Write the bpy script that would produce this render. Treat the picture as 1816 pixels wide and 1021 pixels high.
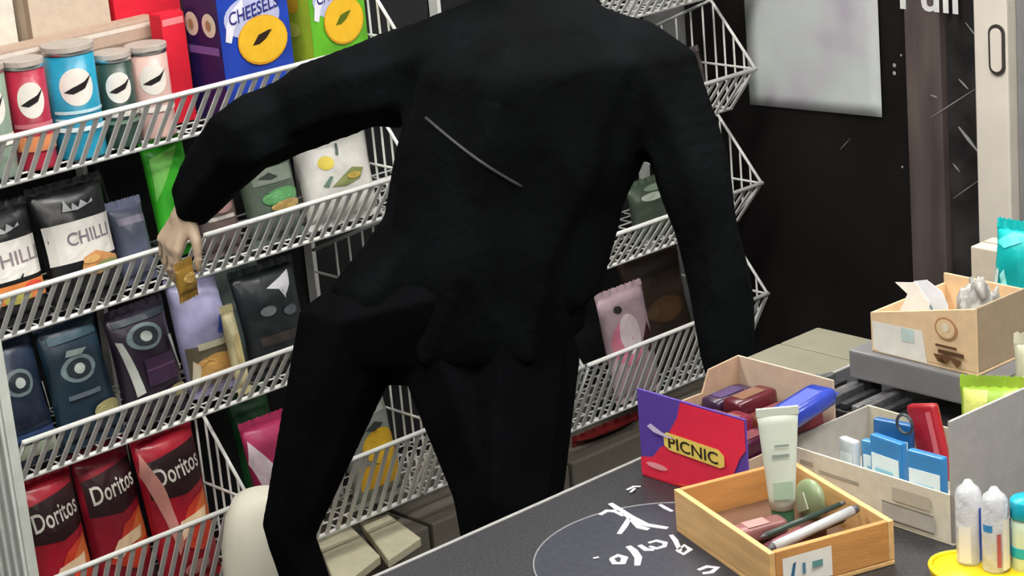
import bpy, bmesh, math, random
import numpy as np
from mathutils import Vector, Matrix, noise
from mathutils.bvhtree import BVHTree
random.seed(7)
for _o in list(bpy.data.objects): bpy.data.objects.remove(_o)
SC = bpy.context.scene; COL = SC.collection

# ------------------------------------------------------------------ camera
FPX, CX, CY = 4000.0, 908.0, 510.5
CAM = Vector((0.0, 0.0, 2.12))
yaw, pit, rol = math.radians(41.1), math.radians(17.3), math.radians(-5.14)
FW = Vector((math.sin(yaw)*math.cos(pit), math.cos(yaw)*math.cos(pit), -math.sin(pit)))
_r = Vector((math.cos(yaw), -math.sin(yaw), 0)); _u = _r.cross(FW)
RT = math.cos(rol)*_r + math.sin(rol)*_u
UP = -math.sin(rol)*_r + math.cos(rol)*_u
cd = bpy.data.cameras.new('camera'); co = bpy.data.objects.new('camera', cd); COL.objects.link(co)
M = Matrix((RT, UP, -FW)).transposed().to_4x4(); M.translation = CAM; co.matrix_world = M
cd.sensor_width = 36; cd.lens = FPX/1816*36; cd.clip_start = .05
SC.camera = co
# ------------------------------------------------------------------ light
w = bpy.data.worlds.new('world'); SC.world = w; w.use_nodes = True
w.node_tree.nodes['Background'].inputs[0].default_value = (.75, .85, 1, 1)
w.node_tree.nodes['Background'].inputs[1].default_value = .05
SC.view_settings.view_transform = 'Standard'; SC.view_settings.look = 'None'
SC.view_settings.exposure = 0.0; SC.view_settings.gamma = 1; SC.view_settings.use_curve_mapping = False
LAMP_STRENGTH = 31.0

# ------------------------------------------------------------------ pixel helpers
def ray(x, y): return FW + RT*((x-CX)/FPX) - UP*((y-CY)/FPX)
def onp(x, y, ax, v):
    d = ray(x, y); return CAM + d*((v-CAM[ax])/d[ax])
def pd(x, y, d): return CAM + ray(x, y)*d

# ------------------------------------------------------------------ materials
MATS = {}
def mat(name, col, rough=.5, var=.08, scale=30, bump=0.0, bscale=60, metal=0, spec=.5, coat=0, trans=0, emit=0, alpha=1, stretch=None, sheen=0):
    if name in MATS: return MATS[name]
    m = bpy.data.materials.new(name); m.use_nodes = True; nt = m.node_tree; n = nt.nodes; l = nt.links
    b = n['Principled BSDF']
    b.inputs['Roughness'].default_value = rough; b.inputs['Metallic'].default_value = metal
    b.inputs['Specular IOR Level'].default_value = spec; b.inputs['Coat Weight'].default_value = coat
    b.inputs['Transmission Weight'].default_value = trans; b.inputs['Sheen Weight'].default_value = sheen
    tc = n.new('ShaderNodeTexCoord'); mp = n.new('ShaderNodeMapping'); l.new(tc.outputs['Object'], mp.inputs[0])
    if stretch: mp.inputs['Scale'].default_value = stretch
    nz = n.new('ShaderNodeTexNoise'); nz.inputs['Scale'].default_value = scale; nz.inputs['Detail'].default_value = 5
    l.new(mp.outputs[0], nz.inputs['Vector'])
    rp = n.new('ShaderNodeValToRGB'); e = rp.color_ramp.elements
    e[0].position = .3; e[1].position = .7
    e[0].color = (*[max(0, c*(1-var)) for c in col], 1); e[1].color = (*[min(1, c*(1+var)) for c in col], 1)
    l.new(nz.outputs[0], rp.inputs[0]); l.new(rp.outputs[0], b.inputs['Base Color'])
    if bump:
        n2 = n.new('ShaderNodeTexNoise'); n2.inputs['Scale'].default_value = bscale; n2.inputs['Detail'].default_value = 3
        l.new(mp.outputs[0], n2.inputs['Vector'])
        bp = n.new('ShaderNodeBump'); bp.inputs['Strength'].default_value = bump; bp.inputs['Distance'].default_value = .01
        l.new(n2.outputs[0], bp.inputs['Height']); l.new(bp.outputs[0], b.inputs['Normal'])
    if emit:
        b.inputs['Emission Color'].default_value = (*col, 1); b.inputs['Emission Strength'].default_value = emit
    MATS[name] = m; return m
def blotch(name, cols, scale, rough=.6):
    """material mixing several colours in soft blotches (flat print)"""
    m = bpy.data.materials.new(name); m.use_nodes = True; nt = m.node_tree; n = nt.nodes; l = nt.links
    b = n['Principled BSDF']; b.inputs['Roughness'].default_value = rough
    tc = n.new('ShaderNodeTexCoord'); nz = n.new('ShaderNodeTexNoise'); nz.inputs['Scale'].default_value = scale; nz.inputs['Detail'].default_value = 2
    l.new(tc.outputs['Object'], nz.inputs['Vector'])
    rp = n.new('ShaderNodeValToRGB'); e = rp.color_ramp.elements
    while len(e) < len(cols): e.new(.5)
    for i, c in enumerate(cols):
        e[i].position = .3+.4*i/(len(cols)-1); e[i].color = (*c, 1)
    l.new(nz.outputs[0], rp.inputs[0]); l.new(rp.outputs[0], b.inputs['Base Color'])
    MATS[name] = m; return m
def C(h):
    h = h.lstrip('#'); return tuple((lambda s: s/12.92 if s <= .04045 else ((s+.055)/1.055)**2.4)(int(h[i:i+2], 16)/255) for i in (0, 2, 4))
def foil(h, rough=.35): return mat('foil_'+h, C(h), rough, .25, 14, .25, 22, spec=.6)
def ink(h, rough=.45): return mat('ink_'+h, C(h), rough, .06, 40)
def card(h): return mat('card_'+h, C(h), .75, .07, 50, .05, 200)

WHITE_WIRE = mat('white_wire', (.82, .83, .80), .35, .05, 60)
CLOTH = mat('black_cloth', (.0030, .0036, .0042), .9, .6, 7, .35, 50, spec=.06)
TROUSER = mat('black_trousers', (.0022, .0025, .0032), .9, .4, 9, .2, 70, spec=.05)
SKIN = mat('skin', (.62, .47, .33), .5, .08, 30, .05, 120)
HAIR = mat('hair', (.012, .009, .007), .6, .4, 60, .6, 150, stretch=(1, 1, .15))

# ------------------------------------------------------------------ object helpers
def link(o, parent=None):
    COL.objects.link(o)
    if parent is not None: o.parent = parent
    return o
def tag(o, label=None, cat=None, group=None, kind=None):
    if label: o['label'] = label
    if cat: o['category'] = cat
    if group: o['group'] = group
    if kind: o['kind'] = kind
    return o
def thing(name, loc, label, cat, group=None, rot=(0, 0, 0)):
    o = bpy.data.objects.new(name, None); o.empty_display_size = .05; o.location = loc; o.rotation_euler = rot
    return tag(link(o), label, cat, group)
def obj(name, bm, m, parent=None, smooth=False):
    me = bpy.data.meshes.new(name)
    if isinstance(bm, bmesh.types.BMesh):
        bmesh.ops.recalc_face_normals(bm, faces=bm.faces); bm.to_mesh(me); bm.free()
    else: me = bm
    ms = m if isinstance(m, (list, tuple)) else [m]
    if not me.materials:
        for x in ms: me.materials.append(x)
    if smooth:
        for p in me.polygons: p.use_smooth = True
    return link(bpy.data.objects.new(name, me), parent)
def B(): return bmesh.new()
def box(bm, x0, x1, y0, y1, z0, z1, bev=0, mtx=None):
    t = bmesh.new(); bmesh.ops.create_cube(t, size=1)
    for v in t.verts: v.co = Vector((x0+(v.co.x+.5)*(x1-x0), y0+(v.co.y+.5)*(y1-y0), z0+(v.co.z+.5)*(z1-z0)))
    if bev: bmesh.ops.bevel(t, geom=t.edges[:], offset=bev, segments=2, affect='EDGES', profile=.6)
    return merge(bm, t, mtx)
def merge(bm, t, mtx=None):
    if mtx is not None: bmesh.ops.transform(t, matrix=mtx, verts=t.verts)
    me = bpy.data.meshes.new('t'); t.to_mesh(me); t.free(); bm.from_mesh(me); bpy.data.meshes.remove(me); return bm
def tube(bm, pts, r, seg=8, cap=True):
    pts = [Vector(p) for p in pts]; rings = []
    for i, p in enumerate(pts):
        d = (pts[min(i+1, len(pts)-1)]-pts[max(i-1, 0)]).normalized()
        a = d.orthogonal().normalized() if i == 0 else (rings[-1][1]-d*rings[-1][1].dot(d)).normalized()
        b = d.cross(a); rr = r[i] if isinstance(r, (list, tuple)) else r
        rings.append(([bm.verts.new(p+a*math.cos(2*math.pi*k/seg)*rr+b*math.sin(2*math.pi*k/seg)*rr) for k in range(seg)], a))
    for i in range(len(rings)-1):
        A, Bq = rings[i][0], rings[i+1][0]
        for k in range(seg): bm.faces.new((A[k], A[(k+1) % seg], Bq[(k+1) % seg], Bq[k]))
    if cap: bm.faces.new(rings[0][0][::-1]); bm.faces.new(rings[-1][0])
    return bm
def lathe(bm, prof, seg=28, c=(0, 0, 0)):
    rings = []
    for r, z in prof: rings.append([bm.verts.new((c[0]+r*math.cos(2*math.pi*k/seg), c[1]+r*math.sin(2*math.pi*k/seg), c[2]+z)) for k in range(seg)])
    for a, b in zip(rings, rings[1:]):
        for k in range(seg): bm.faces.new((a[k], a[(k+1) % seg], b[(k+1) % seg], b[k]))
    bm.faces.new(rings[0][::-1]); bm.faces.new(rings[-1]); return bm
def text_bm(s, bold=.0):
    cu = bpy.data.curves.new('txt', 'FONT'); cu.body = s; cu.align_x = 'CENTER'; cu.align_y = 'CENTER'; cu.resolution_u = 3; cu.offset = bold
    o = bpy.data.objects.new('txt', cu); COL.objects.link(o)
    bpy.context.view_layer.update()
    me = bpy.data.meshes.new_from_object(o.evaluated_get(bpy.context.evaluated_depsgraph_get()))
    bm = bmesh.new(); bm.from_mesh(me); bpy.data.meshes.remove(me)
    bpy.data.objects.remove(o); bpy.data.curves.remove(cu); return bm
def decal_bm(d):
    """flat print and painted highlights in (u, v): rect, ell, poly, text"""
    k = d[0]; bm = bmesh.new()
    if k == 'rect':
        _, u0, v0, u1, v1, _m = d; nx, ny = 10, 8
        g = [[bm.verts.new((u0+(u1-u0)*i/nx, v0+(v1-v0)*j/ny, 0)) for i in range(nx+1)] for j in range(ny+1)]
        for j in range(ny):
            for i in range(nx): bm.faces.new((g[j][i], g[j][i+1], g[j+1][i+1], g[j+1][i]))
    elif k == 'ell':
        _, cu, cv, ru, rv, _m = d; c = bm.verts.new((cu, cv, 0)); prev = None
        for q in range(1, 5):
            R = [bm.verts.new((cu+ru*q/4*math.cos(t*math.pi/12), cv+rv*q/4*math.sin(t*math.pi/12), 0)) for t in range(24)]
            for t in range(24):
                if prev is None: bm.faces.new((c, R[t], R[(t+1) % 24]))
                else: bm.faces.new((prev[t], R[t], R[(t+1) % 24], prev[(t+1) % 24]))
            prev = R
    elif k == 'poly':
        f = bm.faces.new([bm.verts.new((u, v, 0)) for u, v in d[1]])
        bmesh.ops.triangulate(bm, faces=[f]); bmesh.ops.subdivide_edges(bm, edges=bm.edges[:], cuts=6, use_grid_fill=True)
    elif k == 'text':
        _, s, cu, cv, wu, hv, rot, _m = d; bm = text_bm(s, .012)
        xs = [v.co.x for v in bm.verts]; ys = [v.co.y for v in bm.verts]
        sx = wu/(max(xs)-min(xs)); sy = hv/(max(ys)-min(ys)); mx = (max(xs)+min(xs))/2; my = (max(ys)+min(ys))/2
        for v in bm.verts:
            a = (v.co.x-mx)*sx; v.co = Vector((cu+a, cv+(v.co.y-my)*sy+a*rot, 0))
        bmesh.ops.triangulate(bm, faces=bm.faces[:])
    return bm
PN = {'rect': 'printed_band', 'ell': 'printed_oval', 'poly': 'print_or_highlight', 'text': 'lettering'}
def decals(S, ds, parent, lay0=.0006, names=None):
    for i, d in enumerate(ds):
        bm = decal_bm(d)
        for v in bm.verts: v.co = S(v.co.x, v.co.y, lay0+.0007*i)
        obj(PN[d[0]], bm, d[-1], parent)

# ------------------------------------------------------------------ product builders (front faces -Y, base at z = 0)
def chip_bag(name, loc, w, h, t, m, ds, label, cat='snack bag', group=None, tilt=-12, rz=0, seal=None, seed=0, lean=0):
    loc = Vector(loc)+Vector((0, 0, .0145)); h -= .012
    r = thing(name, loc, label, cat, group, (math.radians(tilt), math.radians(lean), math.radians(rz)))
    def S(u, v, off=0, side=-1):
        uu = min(1, max(0, u)); vv = min(1, max(0, v))
        pu = max(0, 1-abs(2*uu-1)**2.4)**.7; pv = max(0, 1-abs(2*vv-1)**3)**.75
        n = noise.noise(Vector((u*3.1+seed, v*3.7, side*2)))*.007+noise.noise(Vector((u*9+seed, v*8, side*5)))*.0025
        y = side*(t/2*pu*pv+abs(n)*pu*pv+off+.0004)
        return Vector(((u-.5)*w*(1-.05*math.sin(math.pi*vv)+.02*math.cos(4*vv+seed)), y, v*h))
    bm = B(); nx, ny = 16, 18; V = {}
    for sd in (-1, 1):
        for j in range(ny+1):
            for i in range(nx+1):
                if sd == 1 and i in (0, nx) or sd == 1 and j in (0, ny): V[sd, i, j] = V[-1, i, j]
                else: V[sd, i, j] = bm.verts.new(S(i/nx, j/ny, 0, sd))
        for j in range(ny):
            for i in range(nx):
                q = [V[sd, i, j], V[sd, i+1, j], V[sd, i+1, j+1], V[sd, i, j+1]]
                bm.faces.new(q if sd == -1 else q[::-1])
    obj('bag_body', bm, m, r, True)
    for top in (1, 0):                     # crimped seal with serrated edge
        bm = B(); n = 22; a = []; b = []
        for i in range(n+1):
            p = S(i/n, top, 0); s = 1 if top else -1
            wv = .0012*math.sin(i*1.7)
            a.append(bm.verts.new(p+Vector((0, wv-.0005, -.002*s)))); b.append(bm.verts.new(p+Vector((0, wv*1.6+.0005, s*(.012+(.0025 if i % 2 else 0))))))
        for i in range(n): bm.faces.new((a[i], a[i+1], b[i+1], b[i]))
        o = obj('seal', bm, seal or m, r)
        sm = o.modifiers.new('thick', 'SOLIDIFY'); sm.thickness = .001
    decals(S, ds, r, .0012); return r
def carton(name, loc, w, h, d, m, ds, label, cat='box', group=None, rz=0, side=None, lid=True):
    r = thing(name, loc, label, cat, group, (0, 0, math.radians(rz)))
    obj('box_body', box(B(), -w/2, w/2, 0, d, 0, h, .0015), m, r)
    if lid:
        bm = B(); box(bm, -w/2+.002, w/2-.002, .002, d*.48, h, h+.0015); box(bm, -w/2+.002, w/2-.002, d*.52, d-.002, h, h+.0015)
        obj('lid_flap', bm, m, r)
    decals(lambda u, v, o: Vector(((u-.5)*w, -o, v*h)), ds, r)
    if side: decals(lambda u, v, o: Vector((-w/2-o, (1-u)*d, v*h)), side, r)
    return r
def can(name, loc, rad, h, m, ds, label, lidm, group=None, rz=0):
    r = thing(name, loc, label, 'can', group, (0, 0, math.radians(rz)))
    obj('tube_body', lathe(B(), [(rad*.98, 0), (rad, .004), (rad, h-.012)]), m, r, True)
    obj('rim', lathe(B(), [(rad*1.03, h-.012), (rad*1.04, h-.006), (rad*1.03, h-.003)]), mat('rim_metal', (.7, .7, .72), .3, metal=1), r, True)
    obj('lid', lathe(B(), [(rad*1.05, h-.005), (rad*1.05, h+.004), (rad*.98, h+.005)]), lidm, r)
    def S(u, v, o):
        a = (u-.5)*math.pi; return Vector(((rad+o)*math.sin(a), -(rad+o)*math.cos(a), v*h))
    decals(S, ds, r); return r

# ------------------------------------------------------------------ the room
YR = 3.531                      # plane of the basket front rails
ZR = [1.258, .978, .698, .419]  # rail heights of the four tiers, top to bottom
WALLX, WALLY, CEIL = 4.0, 3.99, 2.75
FLOORM = mat('floor_vinyl', (.05, .048, .046), .45, .25, 6, .05, 30)
def struct(name, bm, m): return tag(obj(name, bm, m), kind='structure')
struct('floor', box(B(), -2, WALLX+.1, -2, WALLY+.1, -.1, 0), FLOORM)
struct('wall_back', box(B(), -2, WALLX+.1, WALLY, WALLY+.1, 0, CEIL), mat('dark_wall', (.010, .010, .012), .8, .2, 4, .1, 40))
struct('wall_left', box(B(), -2.1, -2, -2, WALLY+.1, 0, CEIL), mat('pale_wall', (.55, .53, .5), .8, .06, 4, .1, 40))
struct('wall_front', box(B(), -2, WALLX+.1, -2.1, -2, 0, CEIL), MATS['pale_wall'])
struct('ceiling', box(B(), -2, WALLX+.1, -2, WALLY+.1, CEIL, CEIL+.1), mat('ceiling_paint', (.6, .6, .58), .9, .04, 8))
# right wall around the doorway (doorway y 3.07 .. 3.80 is filled by the door leaf)
bm = B(); box(bm, WALLX, WALLX+.1, -2, 2.40, 0, CEIL); box(bm, WALLX, WALLX+.1, 3.86, WALLY, 0, CEIL); box(bm, WALLX, WALLX+.1, 2.40, 3.86, 2.15, CEIL)
struct('wall_right', bm, mat('grey_wall', (.22, .22, .22), .8, .1, 5, .1, 40))
BLACKGLASS = mat('black_door_panel', (.012, .010, .010), .42, .35, 3, spec=.25)
door = tag(thing('door_1', (WALLX, 3.5, 0), 'black door with a white paper sheet and the word Pull', 'door'), kind='structure')
def dpart(name, y0, y1, z0, z1, x0, x1, m, bev=.002): return obj(name, box(B(), x0, x1, y0-3.5, y1-3.5, z0, z1, bev), m, door)
dpart('door_leaf', 3.165, 3.855, .01, 2.14, .01, .06, BLACKGLASS)
STRIP = mat('brown_strip', (.11, .085, .078), .55, .35, 7, .1, 30, stretch=(1, 3, .5))
dpart('stile', 3.065, 3.163, .01, 2.14, .0, .06, STRIP)
dpart('glass_pane', 2.952, 3.063, .01, 2.14, .02, .04, mat('dark_pane', (.035, .033, .034), .25, .6, 9, spec=.5))
JAMB = mat('cream_jamb', (.88, .81, .71), .45, .05, 10)
dpart('jamb', 2.862, 2.95, .0, 2.14, -.03, .06, JAMB, .004)
# slot-shaped latch plate in the jamb
bm = B()
def slot(bm, cy, cz, ry, rz_, x, th):
    ring = []
    for k in range(28):
        a = 2*math.pi*k/28; dz = rz_-ry if math.sin(a) >= 0 else -(rz_-ry)
        ring.append((cy+ry*math.cos(a), cz+dz+ry*math.sin(a)))
    A = [bm.verts.new((x, y-3.5, z)) for y, z in ring]; Bq = [bm.verts.new((x-th, y-3.5, z)) for y, z in ring]
    bm.faces.new(A); bm.faces.new(Bq[::-1])
    for k in range(28): bm.faces.new((A[k], A[(k+1) % 28], Bq[(k+1) % 28], Bq[k]))
    return bm
pz = onp(1769, 88, 0, WALLX-.03); hz = .056
lp = obj('latch_plate', slot(B(), pz.y, pz.z, .021, hz, -.0305, .004), mat('dark_slot', (.05, .045, .04), .5), door)
obj('latch_slot', slot(B(), pz.y, pz.z, .0145, hz-.008, -.0345, .002), JAMB, lp)
dpart('side_panel', 2.40, 2.86, 0, 2.14, 0, .05, mat('grey_side', (.25, .25, .26), .6))
# scratches on the glass: thin scuffed streaks
SCR = mat('scratch', (.38, .38, .39), .5)
for a, b, wd in (((1660, 205), (1738, 155), 2.2), ((1690, 352), (1738, 318), 2), ((1700, 225), (1735, 270), 9), ((1712, 40), (1735, 70), 3), ((1700, 140), (1717, 158), 5), ((1660, 165), (1672, 170), 4), ((1690, 290), (1702, 305), 4), ((1490, 265), (1508, 245), 1.5)):
    p, q = onp(*a, 0, WALLX+.018 if a[0] > 1600 else WALLX+.008), onp(*b, 0, WALLX+.018 if a[0] > 1600 else WALLX+.008)
    if a[0] == 1660: p.x = q.x = WALLX-.002
    dd = (q-p).normalized(); nn = Vector((0, -dd.z, dd.y))*wd*.0005
    bm = B(); f = [bm.verts.new(x-Vector((WALLX, 3.5, 0))) for x in (p-nn*.4, p+nn*.4, (p+q)/2+nn, q+nn*.3, q-nn*.3, (p+q)/2-nn)]
    bm.faces.new(f); o = obj('scratch', bm, SCR, door); s = o.modifiers.new('t', 'SOLIDIFY'); s.thickness = .0006
# "Pull" lettering (only its lower half is inside the frame)
a = onp(1597, 16, 0, WALLX-.001); b = onp(1700, 26, 0, WALLX-.001)
bm = text_bm('Pull', .02); xs = [v.co.x for v in bm.verts]; mn = min(xs); mxx = max(xs); y0 = min(v.co.y for v in bm.verts)
for v in bm.verts:
    s = (v.co.x-mn)/(mxx-mn); base = a.lerp(b, s)
    v.co = Vector((-.002, base.y-3.5, base.z+(v.co.y-y0)*.105))
o = obj('lettering', bm, mat('white_vinyl', (.85, .85, .84), .5), door); o['label'] = 'white letters reading Pull'
# small white screws / sticker beside the sheet
for (x, y) in ((1586, 116), (1586, 130), (1598, 98), (1600, 296)):
    p = onp(x, y, 0, WALLX+.008); bm = B(); bmesh.ops.create_icosphere(bm, subdivisions=2, radius=.005 if x < 1590 else .003)
    for v in bm.verts: v.co.x *= .3
    o = obj('screw_head', bm, SCR, door); o.location = p-Vector((WALLX, 3.5, 0))
# paper sheet taped on the door
PX = WALLX+.0075
tl = onp(1318, -40, 0, PX); br = onp(1567, 207, 0, PX); bl = onp(1330, 185, 0, PX)
sh = thing('paper_sheet', (PX, (tl.y+br.y)/2, br.z), 'large white paper sheet taped to the black door', 'paper')
bm = B(); W2 = (tl.y-br.y)/2; H = 1.20-br.z
n = 10; g = [[bm.verts.new((-.001-.004*math.sin(i/n*3.1)*math.sin(j/n*2.9)-.0005*i, W2-2*W2*i/n, (bl.z-br.z)*(1-i/n)+H*j/n)) for i in range(n+1)] for j in range(n+1)]
for j in range(n):
    for i in range(n): bm.faces.new((g[j][i], g[j][i+1], g[j+1][i+1], g[j+1][i]))
o = obj('sheet', bm, blotch('paper_print', [(.46, .42, .50), (.62, .62, .66), (.66, .74, .70), (.80, .80, .82)], 4), sh, True)
s = o.modifiers.new('t', 'SOLIDIFY'); s.thickness = .0008
for sx in (-1, 1):
    bm = B(); box(bm, -.0075, -.0065, sx*W2*.93-.02, sx*W2*.93+.02, H-.012, H+.014); obj('tape', bm, mat('tape', (.7, .68, .6), .3), sh)

# ceiling light panels
for i, (x, y) in enumerate(((1.3, 2.75), (2.8, 2.75), (1.3, 1.0), (2.8, 1.0), (-.4, .2))):
    L = thing('ceiling_light', (x, y, CEIL), ['rectangular white ceiling light over the left shelf end', 'rectangular white ceiling light over the right shelf end', 'rectangular white ceiling light over the near counter', 'rectangular white ceiling light over the far counter corner', 'rectangular white ceiling light behind the counter'][i], 'ceiling light')
    bm = B(); box(bm, -.62, .62, -.17, -.15, -.05, -.001); box(bm, -.62, .62, .15, .17, -.05, -.001); box(bm, -.62, -.60, -.15, .15, -.05, -.001); box(bm, .60, .62, -.15, .15, -.05, -.001)
    obj('frame', bm, WHITE_WIRE, L)
    obj('diffuser', box(B(), -.598, .598, -.148, .148, -.045, -.02), mat('lamp_diffuser', (1.0, .97, .92), .5, 0, emit=LAMP_STRENGTH), L)

# ------------------------------------------------------------------ wire shelf
BAYS = [(1.862, 2.300), (2.312, 2.845), (2.857, 3.275), (3.287, 3.905)]
LOWBAYS = [(1.862, 2.340), (2.352, 2.845), (2.857, 3.275), (3.287, 3.905)]     # bottom row
DEPTH = .40
fr = thing('shelf_frame', ((BAYS[0][0]+BAYS[-1][1])/2, YR+.25, 0), 'white upright frame carrying the rows of wire snack baskets', 'shelf frame')
fx, fy = fr.location.x, fr.location.y
POSTX = [BAYS[0][0]-.012, 2.306, 2.851, 3.281, BAYS[-1][1]+.012]
for x in POSTX:
    obj('upright_post', box(B(), x-.005-fx, x+.005-fx, YR+.395-fy, YR+.425-fy, 0, 1.62), WHITE_WIRE, fr)
BACKING = mat('dark_backing', (.008, .008, .010), .8, .2, 6)
for i, (x0, x1) in enumerate(BAYS):
    obj('back_panel', box(B(), x0-fx, x1-fx, YR+.428-fy, YR+.436-fy, .05, 1.62), BACKING, fr)
    obj('base_deck', box(B(), x0-fx, x1-fx, YR+.08-fy, YR+.42-fy, .02, .16, .004), card('6A655A'), fr)
# left end panel: pale sheet with vertical wires
ep = obj('end_panel', box(B(), POSTX[0]-.016-fx, POSTX[0]+.004-fx, YR+.004-fy, YR+.40-fy, 0, .90), mat('end_sheet', (.62, .66, .60), .5, .1, 20), fr)
wmesh = None
for k in range(13):
    if wmesh is None:
        bm = B(); tube(bm, [(0, 0, 0), (0, 0, .88)], .004, 6); o = obj('panel_wire', bm, WHITE_WIRE, ep); wmesh = o.data
    else: o = link(bpy.data.objects.new('panel_wire', wmesh), ep)
    o.location = (POSTX[0]-.019-fx, YR+.012+k*.031-fy, 0)

TIERN = ['top', 'second', 'third', 'bottom']
BAYN = ['leftmost bay', 'bay left of the person in black', 'bay behind the person in black', 'bay nearest the black door']
PITCH = .0283
slat_data = {}
LONG = (BAYS[0][0], BAYS[1][1])         # rows one and three run through without a joint there
def wire_basket(bi, ti):
    x0, x1 = LONG if bi == 1 and ti in (0, 2) else (LOWBAYS if ti == 3 else BAYS)[bi]; zr = ZR[ti]; wd = x1-x0; drop = .105 if ti < 3 else .19; inn = .085 if ti < 3 else .10
    r = thing('wire_basket', ((x0+x1)/2, YR, zr-drop), f'white wire basket of the {TIERN[ti]} row in the {"long bay left of the person" if bi == 1 and ti in (0, 2) else BAYN[bi]}', 'wire basket', 'wire baskets of the snack shelf')
    def L(x, y, z): return (x-(x0+x1)/2, y, z+drop)
    bm = B(); tube(bm, [L(x0, 0, 0), L(x1, 0, 0)], .0055, 8); obj('top_rail', bm, WHITE_WIRE, r, True)
    bm = B(); tube(bm, [L(x0, inn, -drop), L(x1, inn, -drop)], .004, 8); obj('bottom_rail', bm, WHITE_WIRE, r, True)
    if (drop, inn) not in slat_data:
        bm = B(); a = Vector((0, inn, -drop)); nrm = Vector((0, -drop, -inn)).normalized()*.0015; h = Vector((.0054, 0, 0))
        vs = [bm.verts.new(p) for p in (-h-nrm, h-nrm, h+nrm, -h+nrm, a-h-nrm, a+h-nrm, a+h+nrm, a-h+nrm)]
        for f in ((0, 1, 2, 3), (7, 6, 5, 4), (0, 4, 5, 1), (1, 5, 6, 2), (2, 6, 7, 3), (3, 7, 4, 0)): bm.faces.new([vs[i] for i in f])
        me = bpy.data.meshes.new('slat'); bmesh.ops.recalc_face_normals(bm, faces=bm.faces); bm.to_mesh(me); bm.free(); me.materials.append(WHITE_WIRE); slat_data[drop, inn] = me
    n = round(wd/PITCH)
    for k in range(n+1):
        o = link(bpy.data.objects.new('front_slat', slat_data[drop, inn]), r); o.location = L(x0+.004+(wd-.008)*k/n, 0, 0)
    for sx, tall in ((x0+.003, ti == 3 and bi == 0 and False), (x1-.003, bi in (1, 3) or ti == 3)):     # end frame: zigzag edge, vertical wires
        if not tall:
            bm = B(); tube(bm, [L(sx, 0, 0), L(sx, inn, -drop), L(sx, .385, -drop)], .0035, 6); obj('end_frame', bm, WHITE_WIRE, r, True); continue
        bm = B(); tube(bm, [L(sx, .385, .05), L(sx, .13, .155), L(sx, 0, 0), L(sx, inn+.02, -drop), L(sx, .385, -drop)], .0042, 6)
        sf = obj('end_frame', bm, WHITE_WIRE, r, True)
        for yy in (.035, .065, .095, .125, .16, .20, .25, .30):
            zt = .155*yy/.13 if yy < .13 else .155-.105*(yy-.13)/.255; zb = -drop*yy/(inn+.02) if yy < inn+.02 else -drop
            bm = B(); tube(bm, [L(sx, yy, zb), L(sx, yy, zt)], .0026, 6); obj('end_wire', bm, WHITE_WIRE, sf)
        bm = B(); tube(bm, [L(sx, 0, 0), L(sx, .385, 0)], .003, 6); obj('end_wire', bm, WHITE_WIRE, sf)
    bm = B()
    for k in range(8): tube(bm, [L(x0, inn+.01+k*.042, -drop), L(x1, inn+.01+k*.042, -drop)], .002, 5)
    for k in range(int(wd/.05)): tube(bm, [L(x0+.025+k*.05, inn, -drop-.003), L(x0+.025+k*.05, .385, -drop-.003)], .002, 5)
    tag(obj('floor_grid', bm, WHITE_WIRE, r), kind='stuff')
for bi in range(4):
    for ti in range(4):
        if not (bi == 0 and ti in (0, 2)): wire_basket(bi, ti)

# ------------------------------------------------------------------ products on the shelf
FLZ = [ZR[0]-.103, ZR[1]-.103, ZR[2]-.103, ZR[3]-.187]
def spot(tier, yo, pl, pr, ptop, pmid):
    y = YR+yo; fz = FLZ[tier] if tier is not None else .161
    a = onp(pl, pmid, 1, y); b = onp(pr, pmid, 1, y); t = onp((pl+pr)/2, ptop, 1, y)
    runs = [LONG, BAYS[2], BAYS[3]] if tier in (0, 2) else LOWBAYS if tier == 3 else BAYS
    lo, hi = min(runs, key=lambda q: abs((q[0]+q[1])/2-(a.x*.7+b.x*.3))-(q[1]-q[0])/2)
    xa, xb = max(a.x, lo+.010), min(b.x, hi-.012)
    cap = 9 if tier == 0 else {1: .255, 2: .255, 3: .335, None: .20}[tier]
    return Vector(((xa+xb)/2, y, fz)), xb-xa, min(t.z-fz, cap)
K, Wh = ink('101014'), ink('EDEBE6')
# top row -- tubes
canG = 'crisp tubes on the top row'
PALE = ink('E9E4DC'); INKD = ink('1A1416')
def tube_can(pl, pr, pt, pm, h, lab, bands, yo=.15, face=True):
    loc, w_, ht = spot(0, yo, pl, pr, pt, pm)
    ds = []
    if face:
        ds += [('ell', .56, .66, .23, .17, PALE), ('poly', [(.38, .62), (.50, .66), (.66, .70), (.78, .76), (.66, .64), (.50, .60)], INKD)]
    for (v0, v1, hh) in bands: ds.append(('rect', .2, v0, .95, v1, ink(hh)))
    can('crisp_tube', loc, w_/2, ht, foil(h), ds, lab, ink('B9AFA6'), canG, -32)
tube_can(17, 80, 106, 165, 'A3203A', 'red crisp tube with pale oval, leftmost whole tube', [(.40, .44, 'C8707C'), (.18, .32, 'D98A5A')])
tube_can(88, 166, 79, 140, '1E8FB0', 'teal blue crisp tube with pale oval and white bands', [(.42, .45, 'BFE3EC'), (.36, .38, 'BFE3EC'), (.26, .30, 'DDEFF2')])
tube_can(174, 232, 94, 140, '274038', 'dark green crisp tube with pale oval and white band', [(.34, .40, 'CFCBC2'), (.26, .30, '6B8A74')])
tube_can(233, 294, 80, 125, 'C9A79F', 'pale pink crisp tube, rightmost of the tubes', [(.40, .42, '2A2022'), (.30, .36, 'E8E0D8')])
tube_can(-45, 11, 116, 180, '7D8F80', 'pale green crisp tube cut by the left picture edge', [(.3, .4, 'E8E4DC')])
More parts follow.
